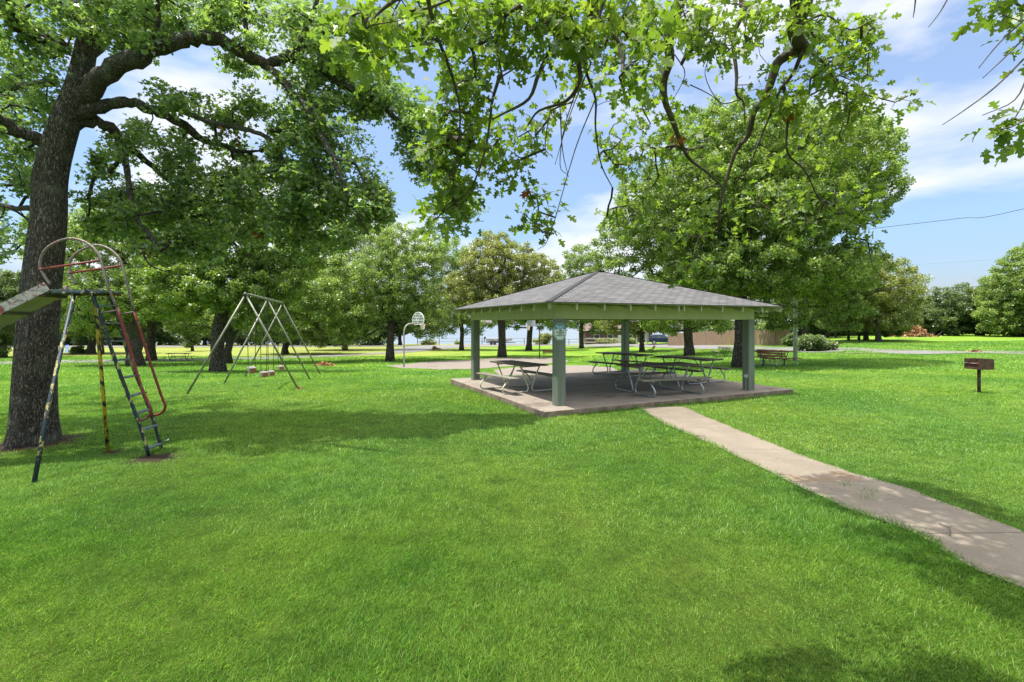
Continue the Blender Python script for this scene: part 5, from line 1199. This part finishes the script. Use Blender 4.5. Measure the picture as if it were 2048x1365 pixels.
shrub('straggly shrub growing at the right end of the privacy fence', (1585, 693), [(1583, 684, 12, 14)], 'leaf_bg_dark', .22, 3500, 98, spacing=.6, cr=.5)
# brush piles and heaps of leaves
def pile(label, base, rx, ry, n, leaf, sticks, seed):
    rng = np.random.default_rng(seed); g = gp(*base); k = g.y/F; o = empty('brush_pile', g, 0, label=label, cat='brush pile', group='piles of dead branches and leaves')
    x = rng.normal(0, .42, n); y = rng.normal(0, .5, n); h = np.maximum(.12, 1-x**2*1.2-(y*.6)**2)*rng.uniform(0, 1, n)
    bumps = .6+.4*np.sin(x*7+seed)
    C = np.stack([x*rx*k, y*rx*k*.6, h*bumps*ry*k], -1); C[:, 2] += [tz(g.x+a, g.y+b)-g.z for a, b in C[:, :2]]
    V, kk = leaf_verts(rng, C, leaf, 'cross', .2); np_mesh('dry_leaves', V, kk, M['leaf_dead'], o)
    mb = MB()
    for _ in range(sticks):
        a = np.array([rng.normal(0, .4)*rx*k, rng.normal(0, .3)*rx*k, rng.uniform(0, .3)*ry*k]); d = np.array([rng.normal(), rng.normal()*.6, abs(rng.normal())*.5]); d = d/np.linalg.norm(d)*rx*k*rng.uniform(.3, .7)
        mb.tube([a, a+d*.5+rng.normal(size=3)*.05, a+d], [.03, .02, .008], 5)
    mb.build('branches', M['wood_grey'], o)
pile('large orange brown heap of cut dead branches at the edge of the right woods', (1828, 674), 34, 24, 1700, .42, 22, 1)
pile('low brown leaf pile on the grass right of the swing set', (650, 732), 20, 8, 420, .22, 8, 2)
pile('reddish brown leaf pile at the road edge left of the pavilion', (871, 699.5), 10, 8, 260, .26, 6, 3)
pile('small scatter of orange leaves on the right road behind the grill', (1952, 705), 11, 4, 120, .2, 3, 4)
pile('patch of brown leaves at the foot of the front right swing leg', (597, 779), 6, 1.5, 60, .09, 2, 5)
# bare dead branches above the right thicket
g = gp(1882, 671); sn = empty('dead_tree', g, 0, label='bare dead branches poking up left of the large dark bluish tree', cat='dead tree')
mb = MB(); Yb = g.y; gv_ = Vector(g)
for pl, r in (([(1885, 671), (1893, 640), (1888, 615), (1868, 598), (1855, 588)], .13), ([(1890, 617), (1880, 590), (1872, 578)], .06), ([(1893, 640), (1905, 615), (1890, 600), (1878, 596), (1858, 583)], .08), ([(1870, 599), (1862, 590), (1853, 600)], .05)):
    mb.tube([P(x, y, Yb)-gv_ for x, y in pl], list(np.linspace(r, r*.35, len(pl))), 6)
mb.build('trunk', M['bark_grey'], sn, smooth=True)

for (a_, b_, lb) in (((1878, 1048), (1900, 1072), 'dark curved twig lying on the shaded end of the concrete path'), ((1392, 872), (1412, 876), 'short twig lying on the sunny middle of the concrete path')):
    p0_, p1_ = gp(*a_, .02), gp(*b_, .02); tw = MB(); md = (p0_+p1_)/2+Vector((.03, -.02, .015))
    tw.tube(smooth_pts([Vector((0, 0, 0)), md-p0_, p1_-p0_], 4), .004, 5); tw.tube([md-p0_, md-p0_+Vector((.04, .03, .01))], .0025, 4)
    tw.build('fallen_twig', M['twig'], label=lb, cat='twig').location = p0_
# ------------------------------------------------------------------ grass
rng = np.random.default_rng(4)
EXCL = [SLAB, COURT, APRON]
def shrinkwalk(m):
    n = len(WALK)//2; a = np.array(WALK[:n]); b = np.array(WALK[n:])[::-1]; d = (b-a)/np.linalg.norm(b-a, axis=1)[:, None]
    wob = .022*np.sin(np.arange(n)*.9)+.015*np.sin(np.arange(n)*2.3+1)
    a2 = a+d*(m+wob)[:, None]; b2 = b-d*(m-wob*.7)[:, None]; return [tuple(q) for q in a2]+[tuple(q) for q in b2[::-1]]
WK = shrinkwalk(.06)
def sample(y0, y1, dens, tm=1.15, mg=2.2):
    wm = tm*y1+mg; n = int(2*wm*(y1-y0)*dens); y = rng.uniform(y0, y1, n); x = rng.uniform(-wm, wm, n); ok_ = np.abs(x) < tm*y+mg; x, y = x[ok_], y[ok_]; n = len(x)
    keep = ~pip(x, y, WK)
    for p in EXCL: keep &= ~pip(x, y, p)
    keep &= np.hypot(x-OB.x, y-OB.y) > .52
    keep &= (np.hypot(x-OB.x, y-OB.y) > rng.uniform(.5, .95, len(x)))
    # thin trodden soil round the slide ladder
    for (px, py, rr) in ((312, 917, .34), (225, 905, .15)):
        c = gp(px, py); keep &= (np.hypot((x-c.x), (y-c.y)) > rr*rng.uniform(.5, 1.2, n))
    return x[keep], y[keep]
def vnoise(x, y, s, seed):
    r = np.random.default_rng(seed); o = np.zeros_like(x)
    for _ in range(7):
        a = r.uniform(0, 6.28); f = s*r.uniform(.5, 1.6); o += np.sin(x*f*math.cos(a)+y*f*math.sin(a)+r.uniform(0, 6.28))
    return o/7*1.6
def blades(y0, y1, dens, wid, hgt, five=False, lean=.55):
    x, y = sample(y0, y1, dens); n = len(x); z = terr(x, y)
    hN = 1+.38*vnoise(x, y, 2.4, 3)+.28*vnoise(x, y, 8, 4)
    h = hgt*np.clip(hN, .35, 1.9)*rng.uniform(.55, 1.25, n); w = wid*rng.uniform(.7, 1.3, n)
    a = rng.uniform(0, 2*np.pi, n); la = vnoise(x, y, 1.2, 6)*2.0+rng.normal(0, 1.7, n); ln = lean*h*rng.uniform(.2, 2.4, n)
    sx, sy = np.cos(a)*w/2, np.sin(a)*w/2; lx, ly = np.cos(la)*ln, np.sin(la)*ln
    B = np.stack([x, y, z-.004], -1)
    S_ = np.stack([sx, sy, np.zeros(n)], -1); Lv = np.stack([lx, ly, np.zeros(n)], -1); Hh = np.stack([np.zeros(n), np.zeros(n), h], -1)
    if five: V = np.stack([B-S_, B+S_, B+S_*.75+Hh*.6+Lv*.35, B+Hh+Lv, B-S_*.75+Hh*.6+Lv*.35], 1); k = 5
    else: V = np.stack([B-S_, B+S_, B+Hh+Lv], 1); k = 3
    return V.reshape(-1, 3), k
gp_o = empty('grass', (0, 0, 0), 0); gp_o['kind'] = 'stuff'
bpy.data.objects.remove(gp_o)
def grass_obj(V, k, first=[None]):
    o = np_mesh('grass', V, k, M['grass']); o['kind'] = 'stuff'; return o
V, k = blades(1.9, 4.6, 11000, .0036, .027, True); V5 = V
grass_obj(V, 5)
Vs = [blades(4.6, 7.5, 7600, .0055, .030)[0], blades(7.5, 12, 3200, .009, .034)[0], blades(12, 20, 1100, .016, .038)[0], blades(20, 34, 250, .040, .06)[0], blades(34, 56, 70, .08, .07)[0]]
# taller tufts along the walk and slab edges
def edge_tufts(poly, m, h, w, closed=False):
    pts = []
    for i in range(len(poly)-(0 if closed else 1)):
        a, b = np.array(poly[i]), np.array(poly[(i+1) % len(poly)]); L = np.linalg.norm(b-a); n = max(1, int(L*m)); t = rng.uniform(0, 1, n)[:, None]
        pts.append(a+(b-a)*t+rng.normal(0, .035, (n, 2)))
    p = np.concatenate(pts); p = p[(p[:, 1] > 1.5)]; x, y = p[:, 0], p[:, 1]; n = len(x); z = terr(x, y); hh = h*rng.uniform(.5, 1.4, n)*np.clip(1+.6*vnoise(x, y, 3, 9), .3, 2); a = rng.uniform(0, 6.28, n)
    B = np.stack([x, y, z], -1); S_ = np.stack([np.cos(a)*w/2, np.sin(a)*w/2, 0*a], -1); T = np.stack([np.cos(a*3)*hh*.5, np.sin(a*3)*hh*.5, hh], -1)
    return np.stack([B-S_, B+S_, B+T], 1).reshape(-1, 3)
Vs += [edge_tufts([q for q in WALK[:160]], 260, .05, .008), edge_tufts([q for q in WALK[160:]], 260, .05, .008), edge_tufts(SLAB, 200, .06, .011, True)]
for (px, py) in ((1690, 972), (1745, 1000), (1735, 985)):
    c = gp(px, py); n = 60; x = c.x+rng.normal(0, .06, n); y = c.y+rng.normal(0, .05, n); a = rng.uniform(0, 6.28, n); hh = rng.uniform(.02, .07, n)
    B = np.stack([x, y, 0*x], -1); S_ = np.stack([np.cos(a)*.003, np.sin(a)*.003, 0*a], -1); T = np.stack([np.cos(a*3)*hh*.8, np.sin(a*3)*hh*.8, hh], -1); Vs.append(np.stack([B-S_, B+S_, B+T], 1).reshape(-1, 3))
grass_obj(np.concatenate(Vs), 3)
